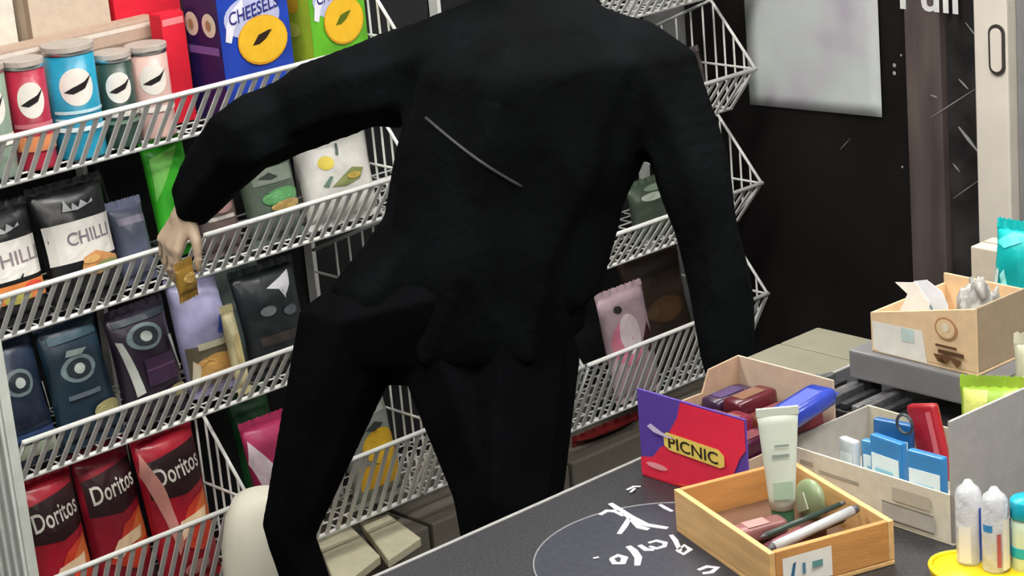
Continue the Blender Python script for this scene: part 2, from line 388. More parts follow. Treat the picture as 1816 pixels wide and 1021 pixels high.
tube_can(76, 96, 82, 110, 'A9A6A6', 'slim silver tube standing behind the red and teal tubes', [], yo=.225, face=False)
# top row -- cartons behind
def carton_at(tier, yo, pl, pr, pt, pm, d, m, ds, lab, side=None, name='carton', cat='box', group=None, rz=0):
    loc, w_, ht = spot(tier, yo, pl, pr, pt, pm)
    return carton(name, loc, w_, ht, d, m, ds, lab, cat, group, rz, side)
carton_at(0, .30, -60, 28, -40, 40, .09, card('DAD5C8'), [], 'white carton at the top left picture corner')
carton_at(0, .30, 45, 198, -40, 40, .09, card('C9B8A4'), [('rect', .0, .1, .06, .95, card('7A6552'))], 'beige carton behind the crisp tubes')
carton_at(0, .245, -20, 288, 62, 80, .05, card('BDA592'), [('rect', .01, .93, .99, .97, card('E2D8CC')), ('rect', .01, .80, .99, .83, card('8E7A6B'))], 'long low beige carton lying behind the crisp tubes')
RED = card('D8132F')
carton_at(0, .298, 206, 324, -40, 40, .09, RED, [('rect', .02, .70, .98, .73, ink('F08A90')), ('rect', .6, .86, .98, .9, ink('7A2030'))], 'tall bright red carton beside the blue box')
carton_at(0, .19, 292, 334, 22, 90, .04, card('E01833'), [('rect', .05, .9, .95, .96, ink('F08A90'))], 'narrow bright red carton in front of the tall red one')
YEL, YEL2 = ink('EBB92C'), ink('D89A1E')
def ring_box(pl, pr, pm, pt, m, sidem, lab, side, hole):
    ds = [('ell', .47, .74, .40, .16, ink('B9BEDF')), ('poly', [(.06, .60), (.10, .72), (.2, .82), (.36, .89), (.36, .80), (.2, .68), (.14, .58)], ink('E6E6F2')),
          ('text', 'CHEESELS', .50, .79, .72, .10, .10, ink('2A2C7C')), ('ell', .58, .555, .36, .185, YEL2), ('ell', .58, .56, .345, .175, YEL), ('poly', [(.42, .53), (.52, .60), (.66, .62), (.72, .62), (.62, .56), (.52, .53)], hole)]
    loc, w_, ht = spot(0, .095, pl, pr, pt, pm)
    return carton('snack_box', loc, w_, ht, .115, m, ds, lab, 'box', 'ring snack boxes on the top row', 0, [('rect', .0, .0, 1, 1, sidem)]+side)
ring_box(390, 516, 60, -35, foil('1C3FA8'), ink('1D1A55'), 'blue snack box with a yellow ring, left of the green box', [('ell', .2, .72, .2, .09, ink('E7D9C4')), ('ell', .72, .72, .2, .09, ink('E7D9C4')), ('rect', .05, .50, .95, .56, ink('7A5AA0')), ('ell', .2, .72, .07, .04, ink('B08A60')), ('ell', .72, .72, .07, .04, ink('B08A60'))], ink('2A1A10'))
ring_box(552, 668, 50, -70, foil('5FAE2A'), ink('B5CF3A'), 'lime green snack box with a yellow ring beside the blue box', [('ell', .4, .72, .3, .08, YEL), ('ell', .4, .52, .3, .06, ink('D9DF5A'))], ink('5A6A10'))
# second row
def bag_at(tier, yo, pl, pr, pt, pm, m, ds, lab, t=.06, tilt=-10, rz=0, name='snack_bag', seal=None, group=None, lean=0):
    loc, w_, ht = spot(tier, yo, pl, pr, pt, pm)
    return chip_bag(name, loc, w_, ht-.012, t, m, ds, lab, 'snack bag', group, tilt, rz, seal, seed=pl*.37, lean=lean)
g2 = 'snack bags on the second row'
CH = foil('16171B')
def chilli(): return [('rect', .03, .34, .97, .70, ink('E4E2DC')), ('text', 'CHILLI', .57, .55, .62, .12, .02, ink('7E7680')), ('poly', [(.36, .22), (.42, .36), (.60, .40), (.95, .30), (.95, .22), (.6, .18)], ink('D79A62')), ('ell', .74, .24, .22, .05, ink('8C9A5A')), ('ell', .52, .33, .12, .035, ink('E0B070')), ('poly', [(.30, .80), (.36, .90), (.42, .80), (.46, .86), (.52, .81), (.58, .87), (.66, .82), (.74, .86), (.74, .83), (.5, .79)], ink('B9BCC0'))]
bag_at(1, .13, 72, 208, 322, 410, CH, chilli(), 'black bag with a white band reading CHILLI, whole bag', .07, group=g2)
bag_at(1, .13, -60, 76, 366, 450, CH, [('rect', .03, .36, .97, .72, ink('E4E2DC')), ('text', 'CHILLI', .55, .55, .8, .13, .02, ink('8E7F86')), ('rect', .2, .15, .97, .32, ink('E08A4A')), ('ell', .75, .26, .15, .05, ink('E0503A')), ('ell', .5, .18, .2, .05, ink('B7B25A')), ('poly', [(.30, .80), (.36, .90), (.42, .80), (.46, .86), (.52, .81), (.58, .87), (.66, .82), (.74, .86), (.74, .83), (.5, .79)], ink('B9BCC0'))], 'black bag with a white band cut by the left picture edge', .07, group=g2)
bag_at(1, .15, 206, 292, 352, 420, foil('5C6278'), [('rect', .1, .75, .9, .85, ink('8C869C'))], 'slate blue bag between the chilli bag and the hand', .06, group=g2)
bag_at(1, .29, 180, 252, 262, 320, foil('14201C'), [('ell', .6, .55, .2, .1, ink('2E4438'))], 'dark green black bag high behind the slate blue bag', .05, group=g2)
bag_at(1, .235, 268, 348, 248, 300, foil('3EC42C'), [('poly', [(.05, .5), (.1, .9), (.8, .97), (.4, .75)], ink('8CE66A'))], 'bright green bag behind the outstretched black sleeve', .05, group=g2)
bag_at(1, .15, 352, 424, 326, 375, foil('6A5A58'), [('ell', .55, .72, .3, .12, ink('B08A86')), ('rect', .15, .5, .8, .56, ink('C9C2BC'))], 'small pinkish grey bag under the black sleeve', .05, group=g2)
bag_at(1, .14, 432, 530, 258, 320, foil('5E6E60'), [('rect', .12, .62, .85, .80, ink('8E9A8C')), ('poly', [(.2, .70), (.4, .75), (.55, .68), (.4, .66)], ink('2A3430')), ('ell', .55, .45, .36, .10, ink('5FA064')), ('ell', .6, .34, .3, .06, ink('C0A060'))], 'grey green bag left of the white bag', .07, group=g2)
bag_at(1, .125, 535, 716, 228, 290, foil('DAD8D2'), [('ell', .30, .72, .10, .085, ink('E6CF52')), ('poly', [(.30, .42), (.46, .52), (.62, .60), (.78, .56), (.70, .44), (.5, .40)], ink('7C8450')), ('poly', [(.44, .80), (.50, .92), (.53, .92), (.47, .78)], ink('4A5A58')), ('poly', [(.2, .45), (.30, .55), (.34, .54), (.26, .43)], ink('5C7A6C')), ('ell', .62, .50, .10, .04, ink('B59A48'))], 'white bag with a yellow dot at the second row end', .075, rz=-5, group=g2)
# third row
g3 = 'dark snack bags on the third row'
def emblem(cu, cv, s=1.0): return [('ell', cu, cv, .27*s, .115*s, ink('7E9094')), ('ell', cu, cv, .20*s, .085*s, ink('28343C')), ('ell', cu, cv, .09*s, .045*s, ink('C9D2CC'))]
EDGE = ink('C5C9C2')  # pale stripes on the side seals, their shine painted in as colour
bag_at(2, .13, -14, 92, 588, 680, foil('1C2A40'), emblem(.42, .66)+[('rect', .08, .30, .92, .36, ink('0E1830')), ('rect', .08, .18, .9, .24, ink('2A3E68')), ('rect', .1, .02, .9, .14, ink('A8B09C')), ('poly', [(.86, .60), (.92, .60), (1.0, .36), (.93, .34)], EDGE)], 'navy bag with a round grey emblem at the third row start', .06, rz=6, group=g3)
bag_at(2, .13, 84, 206, 556, 650, foil('1D3242'), emblem(.42, .62)+[('rect', .1, .86, .9, .93, ink('35505C')), ('poly', [(.25, .74), (.3, .79), (.62, .77), (.5, .73)], ink('98A8A6')), ('rect', .15, .38, .65, .42, ink('5F6A78')), ('ell', .72, .22, .24, .07, ink('A8A070'))], 'dark teal bag with a round emblem, second in the third row', .06, rz=6, group=g3)
bag_at(2, .13, 205, 326, 540, 630, foil('2A2030'), emblem(.45, .76, 1.05)+[('rect', .06, .9, .95, .96, ink('27343C')), ('rect', .3, .30, .82, .56, ink('3A2340')), ('rect', .3, .44, .82, .46, ink('5C3A5C')), ('poly', [(.03, .78), (.10, .76), (.24, .26), (.12, .24)], EDGE), ('poly', [(.80, .70), (.88, .70), (.97, .36), (.90, .34)], EDGE), ('ell', .75, .18, .2, .06, ink('9C9468'))], 'dark purple bag with a round emblem and shiny edges', .07, rz=6, group=g3)
bag_at(2, .165, 318, 412, 488, 575, foil('A8A6CC'), [('rect', .04, .04, .96, .42, ink('6A6250')), ('ell', .5, .20, .42, .12, ink('D9A860')), ('poly', [(.60, .50), (.7, .62), (.86, .68), (.86, .46)], ink('3A55B0')), ('rect', .2, .38, .8, .44, ink('C9C2A8')), ('poly', [(.05, .12), (.10, .3), (.2, .24), (.16, .08)], ink('E8DCC0'))], 'lavender and tan bag standing out in the third row', .07, group=g3)
bag_at(2, .105, 408, 432, 545, 590, foil('CFC69C'), [('rect', .2, .3, .8, .7, ink('B8A878'))], 'slim cream packet right of the lavender bag', .03, group=g3)
bag_at(2, .22, 392, 480, 452, 520, foil('7C8C88'), [('ell', .5, .6, .3, .1, ink('B9C4BE'))], 'pale grey green bag behind the lavender bag', .05, group=g3)
bag_at(2, .15, 430, 545, 470, 550, foil('20262A'), [('poly', [(.42, .82), (.85, .94), (.80, .80), (.66, .68), (.60, .78)], ink('C6C6CC')), ('ell', .35, .60, .12, .05, ink('7C8488')), ('rect', .15, .26, .9, .36, ink('3A3430')), ('ell', .7, .55, .12, .05, ink('5A626A'))], 'black bag with a white flash beside the black trouser leg', .06, group=g3)
# bottom row
g4 = 'red snack bags on the bottom row'
def dori(s=1): return [('poly', [(.05, .62), (.05, .86), (.95, .92), (.95, .66), (.5, .60)], ink('2A0C12')), ('poly', [(.16, .30), (.5, .52), (.86, .60), (.92, .30), (.6, .20)], ink('C8402A')), ('poly', [(.52, .44), (.86, .60), (.90, .40), (.7, .36)], ink('D8703A')), ('text', 'Doritos', .50, .775, .76, .12, .06, ink('D9D6CC')), ('poly', [(.18, .34), (.32, .44), (.55, .46), (.80, .48), (.74, .40), (.5, .38), (.3, .31)], ink('E9CDA8')), ('ell', .5, .10, .22, .05, ink('D08A88'))]
DR = foil('A3182C', .3)
bag_at(3, .12, 48, 166, 840, 950, DR, dori(), 'red bag of chips at the bottom row start', .07, tilt=-8, rz=4, group=g4)
bag_at(3, .14, 150, 262, 768, 880, foil('8E1A2C', .3), dori(), 'darker red bag of chips, middle of the three', .07, tilt=-8, rz=4, group=g4)
bag_at(3, .115, 262, 424, 742, 870, DR, dori()+[('poly', [(.0, .80), (.05, .95), (.20, .70), (.30, .30), (.22, .22)], ink('C88A80'))], 'largest red bag of chips beside the basket end frame', .08, tilt=-8, rz=4, group=g4)  # the extra polygon paints a highlight down the bag's left side
bag_at(3, .14, 450, 540, 742, 800, foil('B03060'), [('poly', [(.0, .7), (.05, .9), (.4, .6), (.3, .3), (.15, .35)], ink('E8D6E0'))], 'pink bag just right of the red chip bags', .06, group=g4)
bag_at(3, .24, 425, 500, 690, 740, foil('1F5A2E'), [('rect', .1, .6, .9, .7, ink('3C8A4C'))], 'small dark green bag behind the pink bag', .05, group=g4)
bag_at(3, .14, 612, 738, 664, 740, foil('8E938C'), [('ell', .58, .44, .38, .15, ink('E2B62C')), ('rect', .15, .72, .8, .78, ink('B9BDB4')), ('poly', [(.3, .6), (.5, .66), (.72, .62), (.5, .58)], ink('3A403C')), ('rect', .1, .1, .9, .3, ink('D9A828'))], 'grey bag with a yellow lower half between the black legs', .07, group='snack bags in the bottom row')
# far bay
gf = 'snack bags in the bay by the door'
bag_at(2, .16, 1120, 1196, 318, 352, foil('4A5A4A'), [('ell', .42, .74, .25, .08, ink('C9D2C4')), ('ell', .6, .9, .3, .06, ink('8CA08C'))], 'small green bag with a white spot under the black arm', .05, group=gf)
bag_at(3, .22, 1120, 1230, 450, 520, foil('30241A'), [('ell', .5, .5, .3, .12, ink('4A3420'))], 'dark brown bag behind the pink and white bag', .06, group=gf)
bag_at(3, .12, 1080, 1164, 512, 565, foil('B8A0AA'), [('ell', .32, .52, .26, .22, ink('D98098')), ('ell', .40, .60, .20, .2, ink('E2D2D6')), ('poly', [(.62, .5), (.8, .66), (.9, .5), (.75, .35)], ink('3A1C1A')), ('ell', .28, .86, .07, .035, K)], 'pink and white bag in the bottom basket by the counter', .06, group=gf)
bag_at(None, .15, 1016, 1136, 752, 800, foil('6E1A1A'), [('ell', .6, .6, .3, .12, ink('8A3A20'))], 'dark red bag on the base deck below the far baskets', .07, group=gf)
bag_at(None, .24, 1050, 1200, 690, 730, foil('2A3426'), [('ell', .5, .8, .35, .08, ink('4A5A40'))], 'dark olive bag on the base deck behind the red bag', .06, group=gf)
bag_at(1, .15, 1205, 1275, 85, 130, foil('5A5050'), [('ell', .4, .75, .2, .08, ink('C8A8A0'))], 'small grey bag in the far second row above the arm', .05, group=gf)
bag_at(0, .15, 1160, 1236, -30, 10, foil('7C8C88'), [('ell', .5, .5, .3, .1, ink('C9D2CC'))], 'pale grey bag in the far top row', .05, group=gf)
# pale boards leaning against the base under the bottom row
for i, (pts, lab) in enumerate(((((640, 940), (690, 925), (748, 968), (690, 1008)), 'cream board lying nearest under the bottom basket'), (((560, 965), (622, 945), (676, 1000), (600, 1060)), 'cream board lying left of the other one on the base'))):
    q = [onp(x, y, 2, .165) for x, y in pts]; c = sum(q, Vector())/4
    bm = B(); vs = [bm.verts.new(p-c) for p in q]; f = bm.faces.new(vs)
    e = bmesh.ops.extrude_face_region(bm, geom=[f])
    for v in e['geom']:
        if isinstance(v, bmesh.types.BMVert): v.co.z += .02
    bmesh.ops.bevel(bm, geom=bm.edges[:], offset=.002, segments=1, affect='EDGES')
    o = obj('cream_board', bm, card('C9C4A8')); o.location = c; tag(o, lab, 'board', 'cream boards below the baskets')

# ------------------------------------------------------------------ the person
def skin_mesh(nodes, edges, sub=2, root=0):
    me = bpy.data.meshes.new('sk'); me.from_pydata([n_[0] for n_ in nodes], edges, []); o = bpy.data.objects.new('sk', me); COL.objects.link(o)
    m = o.modifiers.new('skin', 'SKIN'); m.use_smooth_shade = True
    for i, n_ in enumerate(nodes):
        sv = me.skin_vertices[0].data[i]; r = n_[1]; sv.radius = r if isinstance(r, tuple) else (r, r); sv.use_root = (i == root)
    s = o.modifiers.new('s', 'SUBSURF'); s.levels = sub; s.render_levels = sub
    bpy.context.view_layer.update()
    out = bpy.data.meshes.new_from_object(o.evaluated_get(bpy.context.evaluated_depsgraph_get()))
    bpy.data.objects.remove(o); bpy.data.meshes.remove(me); return out
def remesh(meshes, vox, smooth=6):
    bm = B()
    for m in meshes: bm.from_mesh(m)
    me = bpy.data.meshes.new('rm'); bm.to_mesh(me); bm.free(); o = bpy.data.objects.new('rm', me); COL.objects.link(o)
    r = o.modifiers.new('r', 'REMESH'); r.mode = 'VOXEL'; r.voxel_size = vox
    if smooth: s = o.modifiers.new('s', 'SMOOTH'); s.iterations = smooth; s.factor = .5
    bpy.context.view_layer.update()
    out = bpy.data.meshes.new_from_object(o.evaluated_get(bpy.context.evaluated_depsgraph_get()))
    bpy.data.objects.remove(o); bpy.data.meshes.remove(me)
    for p in out.polygons: p.use_smooth = True
    return out
def capsule_chain(pts, rads):
    bm = B()
    for (p, q), (a, b) in zip(zip(pts, pts[1:]), zip(rads, rads[1:])):
        n = max(2, int((Vector(q)-Vector(p)).length/.012))
        for i in range(n+1):
            t = i/n; c = Vector(p).lerp(Vector(q), t); r = a+(b-a)*t
            bmesh.ops.create_icosphere(bm, subdivisions=1, radius=r*1.06, matrix=Matrix.Translation(c))
    me = bpy.data.meshes.new('cc'); bm.to_mesh(me); bm.free(); return me
D0 = 3.62
def DD(d): return d+(.20 if d < 3.85 else .11)
def P(x, y, d=D0): return pd(x, y, DD(d))
def px(n_, d=D0): return n_*DD(d)/FPX
hipc = P(840, 545); spine = P(880, 380, 3.60); chest = P(935, 190, 3.60); neck = P(955, 0, 3.62)
shL = P(745, 130, 3.62); elL = P(500, 215, 3.80); wrL = P(345, 345, 4.03)
shR = P(1170, 160, 3.55); elR = P(1252, 395, 3.53); wrR = P(1298, 625, 3.53)
hL = P(625, 585, 3.66); knL = P(512, 940, 3.72); hR = P(915, 600, 3.60); knR = P(898, 890, 3.58)
anL = Vector((knL.x+.05, knL.y-.10, .10)); anR = Vector((knR.x-.05, knR.y-.06, .10))
fdir = Vector((math.sin(yaw-.35), math.cos(yaw-.35), 0))
head_c = neck+Vector((-.03, .04, .17))
body_nodes = [(hipc, px(150)), (spine, px(150)), (chest, px(150)), (neck-Vector((0, 0, .06)), .07), (neck+Vector((-.005, .01, .06)), .055),
              (shL, px(62)), (elL, px(48)), (wrL, .030), (shR, px(62)), (elR, px(48)), (wrR, .032),
              (hL, px(98)), (knL, px(50)), (anL, .045), (hR, px(118)), (knR, px(100)), (anR, .047)]
def limb(ns): return capsule_chain([body_nodes[i][0] for i in ns], [body_nodes[i][1] for i in ns])
parts = [limb((0, 1, 2, 3, 4)), limb((2, 5, 6, 7)), limb((2, 8, 9, 10)), limb((0, 11, 12, 13)), limb((0, 14, 15, 16)), capsule_chain([P(800, 560, 3.62), P(800, 625, 3.62), P(880, 860, 3.59), knR], [px(112), px(106), px(88), px(100)])]
# head with face: looks towards the outstretched hand
def head_mesh():
    bm = B(); bmesh.ops.create_uvsphere(bm, u_segments=32, v_segments=24, radius=1)
    for v in bm.verts:
        x, y, z = v.co; y_f = -y            # local -Y is the face
        sx, sy, sz = .074, .094, .115
        if z < 0: sx *= 1+.18*z; sy *= 1+.10*z
        if y < 0 and z < .2: sy *= .97
        v.co = (x*sx, y*sy, z*sz)
    def bump(c, r, d, sgn=1):
        for v in bm.verts:
            q = (v.co-Vector(c)).length/r
            if q < 1: v.co += Vector(d)*(1-q*q)**2
    bump((0, -.094, -.012), .03, (0, -.024, -.006)); bump((.03, -.085, .008), .022, (0, .009, 0)); bump((-.03, -.085, .008), .022, (0, .009, 0))
    bump((0, -.088, -.05), .022, (0, -.006, 0)); bump((0, -.075, -.098), .03, (0, -.012, 0)); bump((0, -.09, .03), .03, (0, -.004, 0))
    for s in (-1, 1):
        bmesh.ops.create_icosphere(bm, subdivisions=2, radius=1, matrix=Matrix.Translation((s*.076, .012, -.01)) @ Matrix.Diagonal((.010, .020, .033, 1)))
    me = bpy.data.meshes.new('h'); bm.to_mesh(me); bm.free(); return me
HR = Matrix.Translation(head_c) @ Matrix.Rotation(math.radians(180-20), 4, 'Z') @ Matrix.Rotation(math.radians(18), 4, 'X')
hm = head_mesh(); hm.transform(HR); parts.append(hm)
parts.append(capsule_chain([neck+Vector((0, 0, -.02)), head_c+Vector((0, 0, -.05))], [.056, .054]))
# hands with five separate bent fingers
def hand(wr, tip_dir, palm_n, side, curl, target=None):
    t = tip_dir.normalized(); n_ = (palm_n-t*palm_n.dot(t)).normalized(); s = t.cross(n_)*side     # s: towards the thumb
    ms = [capsule_chain([wr, wr+t*.03], [.026, .026])]
    for k in range(4): 
        off = s*(.030-.020*k)
        ms.append(capsule_chain([wr+t*.02+s*(.012-.008*k), wr+t*.085+off], [.015, .0125]))
        base = wr+t*.085+off; L = (.040, .045, .042, .032)[k]; r = .0092-.0006*k
        d1 = (t*math.cos(curl)+n_*math.sin(curl)).normalized(); d2 = (t*math.cos(curl*2)+n_*math.sin(curl*2)).normalized(); d3 = (t*math.cos(curl*2.8)+n_*math.sin(curl*2.8)).normalized()
        sp = s*(.06-.04*k)
        p1 = base+(d1+sp).normalized()*L; p2 = p1+(d2+sp*.6)*L*.65; p3 = p2+d3*L*.5
        ms.append(capsule_chain([base, p1, p2, p3], [r+.001, r, r-.0006, r-.0014]))
    b0 = wr+t*.025+s*.022; b1 = b0+(t*.6+s*.75+n_*.25).normalized()*.042; b2 = b1+(t*.85+s*.25+n_*.45).normalized()*.033; b3 = b2+(t*.9+n_*.5).normalized()*.022
    ms.append(capsule_chain([b0, b1, b2, b3], [.016, .0125, .0105, .0088])); return ms
hL_dir = (P(292, 452, 4.05)-wrL); parts += hand(wrL+hL_dir.normalized()*.02, hL_dir, Vector((.35, .2, -.9)), 1, .42)
parts += hand(wrR, Vector((.05, .0, -1)), Vector((-.3, .9, 0)), -1, .25)
# shoes are children; feet inside the body
for an in (anL, anR): parts.append(capsule_chain([an, an+Vector((0, 0, -.05)), an+fdir*.17+Vector((0, 0, -.065))], [.045, .04, .03]))
body = remesh(parts, .0055, 5)
person = thing('person', (hipc.x, hipc.y, 0), 'person in a black jacket and black trousers reaching left into the snack shelf', 'person')
def to_local(me, root=person):
    me.transform(Matrix.Translation(-root.location)); return me
wl, wrr = wrL+hL_dir.normalized()*.015, wrR
body.materials.append(TROUSER); body.materials.append(SKIN)
for p in body.polygons:
    c = p.center
    if (c.z > neck.z+.0 and (c-head_c).length < .30) or (c-wrL).length < .22 and (c-wl).dot(hL_dir) > 0 or ((c-wrR).length < .22 and c.z < wrR.z): p.material_index = 1
to_local(body); obj('body', body, TROUSER, person)
# hair cap
bm = B(); bmesh.ops.create_uvsphere(bm, u_segments=36, v_segments=24, radius=1)
kill = [v for v in bm.verts if (v.co.y < -.25 and v.co.z < .55-.25*abs(v.co.x)) or v.co.z < -.62]
bmesh.ops.delete(bm, geom=kill, context='VERTS')
for v in bm.verts:
    nn = 1+.05*noise.noise(v.co*6); v.co = Vector((v.co.x*.084*nn, v.co.y*.105*nn+.004, v.co.z*.125*nn+.006))
me = bpy.data.meshes.new('hair'); bm.to_mesh(me); bm.free(); me.transform(HR); to_local(me)
ho = obj('hair', me, HAIR, person, True); s = ho.modifiers.new('t', 'SOLIDIFY'); s.thickness = .008; s.offset = -1
for sx in (-1, 1):
    bm = B(); bmesh.ops.create_icosphere(bm, subdivisions=2, radius=.0125, matrix=HR @ Matrix.Translation((sx*.030, -.079, .008)))
    for v in bm.verts: v.co -= person.location
    obj('eye', bm, mat('eye_dark', (.05, .035, .03), .2), person, True)
bm = B(); bmesh.ops.create_icosphere(bm, subdivisions=2, radius=1, matrix=HR @ Matrix.Translation((0, -.0925, -.052)) @ Matrix.Diagonal((.024, .006, .006, 1)))
for v in bm.verts: v.co -= person.location
obj('mouth', bm, mat('lips', (.35, .16, .13), .5), person, True)
# jacket: thicker shell over torso and both sleeves
J = [capsule_chain([P(865, 520, 3.61), P(880, 430, 3.60), P(900, 320, 3.59), P(945, 200, 3.58), P(950, 110, 3.60)], [px(178), px(182), px(190), px(205), px(175)]),
     capsule_chain([P(690, 540, 3.64), P(770, 420, 3.62), P(800, 250, 3.61), P(800, 150, 3.61)], [px(105), px(95), px(90), px(95)]),
     capsule_chain([P(985, 480, 3.60), P(1010, 330, 3.58), P(1040, 200, 3.57)], [px(92), px(98), px(140)]),
     capsule_chain([P(900, 70, 3.60), P(770, 122, 3.62), P(640, 155, 3.68), P(520, 205, 3.78), P(440, 240, 3.86), P(372, 318, 3.98), P(352, 352, 4.03)], [px(95), px(92), px(80), px(76), px(72), px(60, 3.9), px(50, 4.0)]),
     capsule_chain([P(1040, 130, 3.58), P(1150, 140, 3.55), P(1204, 235, 3.53), P(1250, 390, 3.51), P(1278, 520, 3.51), P(1294, 640, 3.52)], [px(125), px(98), px(76), px(62), px(58), px(50)]),
     capsule_chain([P(900, 80, 3.60), P(1020, 70, 3.60), P(955, 20, 3.62)], [px(90), px(88), px(80)])]
jk = remesh(J, .008, 4)
for v in jk.vertices:            # soft folds of the fabric
    q = v.co*7; f = noise.noise(q)*.010+noise.noise(Vector((v.co.x*16, v.co.y*16, v.co.z*7)))*.005
    v.co += v.normal*f
bv = BVHTree.FromPolygons([v.co.copy() for v in jk.vertices], [tuple(p.vertices) for p in jk.polygons])
to_local(jk); jo = obj('jacket', jk, CLOTH, person)
def on_jacket(x, y):
    d = ray(x, y).normalized(); h = bv.ray_cast(CAM, d); return (h[0]-d*.002) if h[0] is not None else None
seam = [p for p in (on_jacket(755+170*t/14, 209+122*t/14+8*math.sin(t/14*3.1)) for t in range(15)) if p is not None]
bm = B(); tube(bm, [p-person.location for p in seam], .0028, 6); obj('seam_piping', bm, mat('piping', (.030, .033, .036), .7), jo, True)
# collar, hem band, cuffs
bm = B()
for i in range(2): pass
nk = neck+Vector((0, 0, -.005)); tube(bm, [nk+Vector((.085*math.cos(a), .08*math.sin(a), .012*math.sin(a*2)))-person.location for a in [2*math.pi*k/24 for k in range(25)]], .022, 8); obj('collar', bm, CLOTH, jo, True)
# shoes
for an in (anL, anR):
    me = capsule_chain([Vector((an.x, an.y, .055))-fdir*.03, Vector((an.x, an.y, .055))+fdir*.08, Vector((an.x, an.y, .045))+fdir*.19], [.052, .050, .040])
    for v in me.vertices: v.co.z = max(v.co.z, .002)
    me = remesh([me], .008, 4); to_local(me); obj('shoe', me, mat('black_shoe', (.01, .01, .011), .5), person)
# packet pinched by the hand
pk = P(330, 490, 4.02)
chip_bag('tan_packet', pk-Vector((0, 0, .045)), .055, .060, .022, foil('9C7A34'), [('ell', .5, .6, .35, .2, ink('C7A45A'))], 'small tan packet held under the outstretched hand', 'packet', None, -4, 20)

# pale cream sack at the foot of the bottom row
sk = onp(452, 1000, 1, 3.36); zt = onp(455, 868, 1, 3.36).z
r = thing('cream_sack', (sk.x, 3.36, 0), 'plain cream rounded sack standing in front of the bottom baskets', 'sack')
bm = B(); prof = [(.060, 0), (.072, .01), (.076, .12), (.078, zt*.5), (.074, zt*.8), (.066, zt*.92), (.048, zt*.98), (.02, zt)]
lathe(bm, prof, 32)
bmesh.ops.subdivide_edges(bm, edges=bm.edges[:], cuts=1)
for v in bm.verts:
    k = 1+.10*noise.noise(Vector((v.co.x*12, v.co.y*12, v.co.z*6))); v.co.x *= k; v.co.y *= k*.85; v.co.x += (v.co.z-zt*.5)*.10
obj('sack_body', bm, mat('cream_cloth', (.80, .77, .64), .7, .05, 8, .1, 40), r, True)
bm = B(); tube(bm, [(.058*math.cos(a)*.9+.10*zt*.40, .05*math.sin(a)*.9, zt*.93) for a in [2*math.pi*k/20 for k in range(21)]], .003, 6); obj('top_seam', bm, mat('cream_seam', (.66, .63, .5), .8), r, True)

# ------------------------------------------------------------------ counter
CT = .95
cx0, cx1, cy0, cy1 = .9, 2.505, .7, 2.09
cn = thing('counter', ((cx0+cx1)/2, (cy0+cy1)/2, 0), 'dark grey speckled shop counter in front of the person', 'counter')
ox, oy = cn.location.x, cn.location.y
COUNTER = mat('counter_laminate', (.030, .030, .034), .38, .7, 260, spec=.45)
obj('counter_top', box(B(), cx0-ox, cx1-ox, cy0-oy, cy1-oy, CT-.035, CT, .003), COUNTER, cn)
obj('edge_trim', box(B(), cx0-ox, cx1-ox, cy1-.001-oy, cy1+.005-oy, CT-.032, CT+.0008, .001), mat('edge_trim', (.30, .30, .29), .45), cn)
obj('cabinet', box(B(), cx0+.03-ox, cx1-.03-ox, cy0+.03-oy, cy1-.06-oy, .08, CT-.036), mat('counter_body', (.05, .05, .055), .6), cn)
obj('plinth', box(B(), cx0+.06-ox, cx1-.06-ox, cy0+.06-oy, cy1-.10-oy, 0, .079), mat('counter_plinth', (.02, .02, .02), .7), cn)
# round printed mat
e0 = onp(985, 945, 2, CT); cc = onp(1178, 985, 2, CT); rad = (cc-e0).length
mt = thing('counter_mat', (cc.x, cc.y, CT), 'round navy counter mat with white brush lettering by the red box', 'mat')
bm = B(); lathe(bm, [(rad, 0), (rad, .0012), (rad*.985, .0016)], 64); obj('mat_disc', bm, mat('mat_navy', (.020, .023, .036), .45, .4, 120), mt)
bm = B(); tube(bm, [(rad*.99*math.cos(a), rad*.99*math.sin(a), .0014) for a in [2*math.pi*k/64 for k in range(65)]], .0011, 6, False); obj('mat_rim', bm, mat('mat_rim', (.25, .25, .26), .5), mt)
CHALK = mat('mat_lettering', (.62, .62, .66), .6)
def stroke(pts, wd, z=CT+.0022, parent=mt, m=CHALK):
    q = [onp(x, y, 2, z) for x, y in pts]; bm = B(); A = []
    for i, p in enumerate(q):
        d = q[min(i+1, len(q)-1)]-q[max(i-1, 0)]; n_ = Vector((-d.y, d.x, 0)).normalized()*wd*.0005*(.55+.45*math.sin(math.pi*(i+.5)/len(q)))
        A.append((bm.verts.new(p+n_-parent.location), bm.verts.new(p-n_-parent.location)))
    for a, b in zip(A, A[1:]): bm.faces.new((a[0], a[1], b[1], b[0]))
    o = obj('brush_stroke', bm, m, parent); s = o.modifiers.new('t', 'SOLIDIFY'); s.thickness = .0006
stroke([(1082, 892), (1098, 903), (1118, 916), (1146, 930), (1184, 936)], 10)
stroke([(1064, 912), (1076, 905), (1092, 906), (1106, 914)], 8)
stroke([(1116, 918), (1108, 932), (1098, 946)], 8)
stroke([(1120, 920), (1134, 934), (1150, 938)], 9)
stroke([(1112, 868), (1124, 862), (1136, 862)], 5); stroke([(1118, 873), (1126, 866)], 4)
stroke([(1114, 968), (1124, 976), (1132, 988), (1130, 1002)], 10); stroke([(1084, 990), (1096, 984), (1108, 988), (1104, 998), (1090, 998), (1084, 990)], 9)
stroke([(1134, 966), (1146, 974), (1160, 974)], 8); stroke([(1150, 962), (1164, 958), (1180, 962), (1178, 968), (1164, 972), (1152, 968)], 7)
stroke([(1190, 948), (1198, 958), (1206, 976)], 7); stroke([(1200, 976), (1214, 966), (1224, 974), (1212, 982), (1202, 976)], 7)
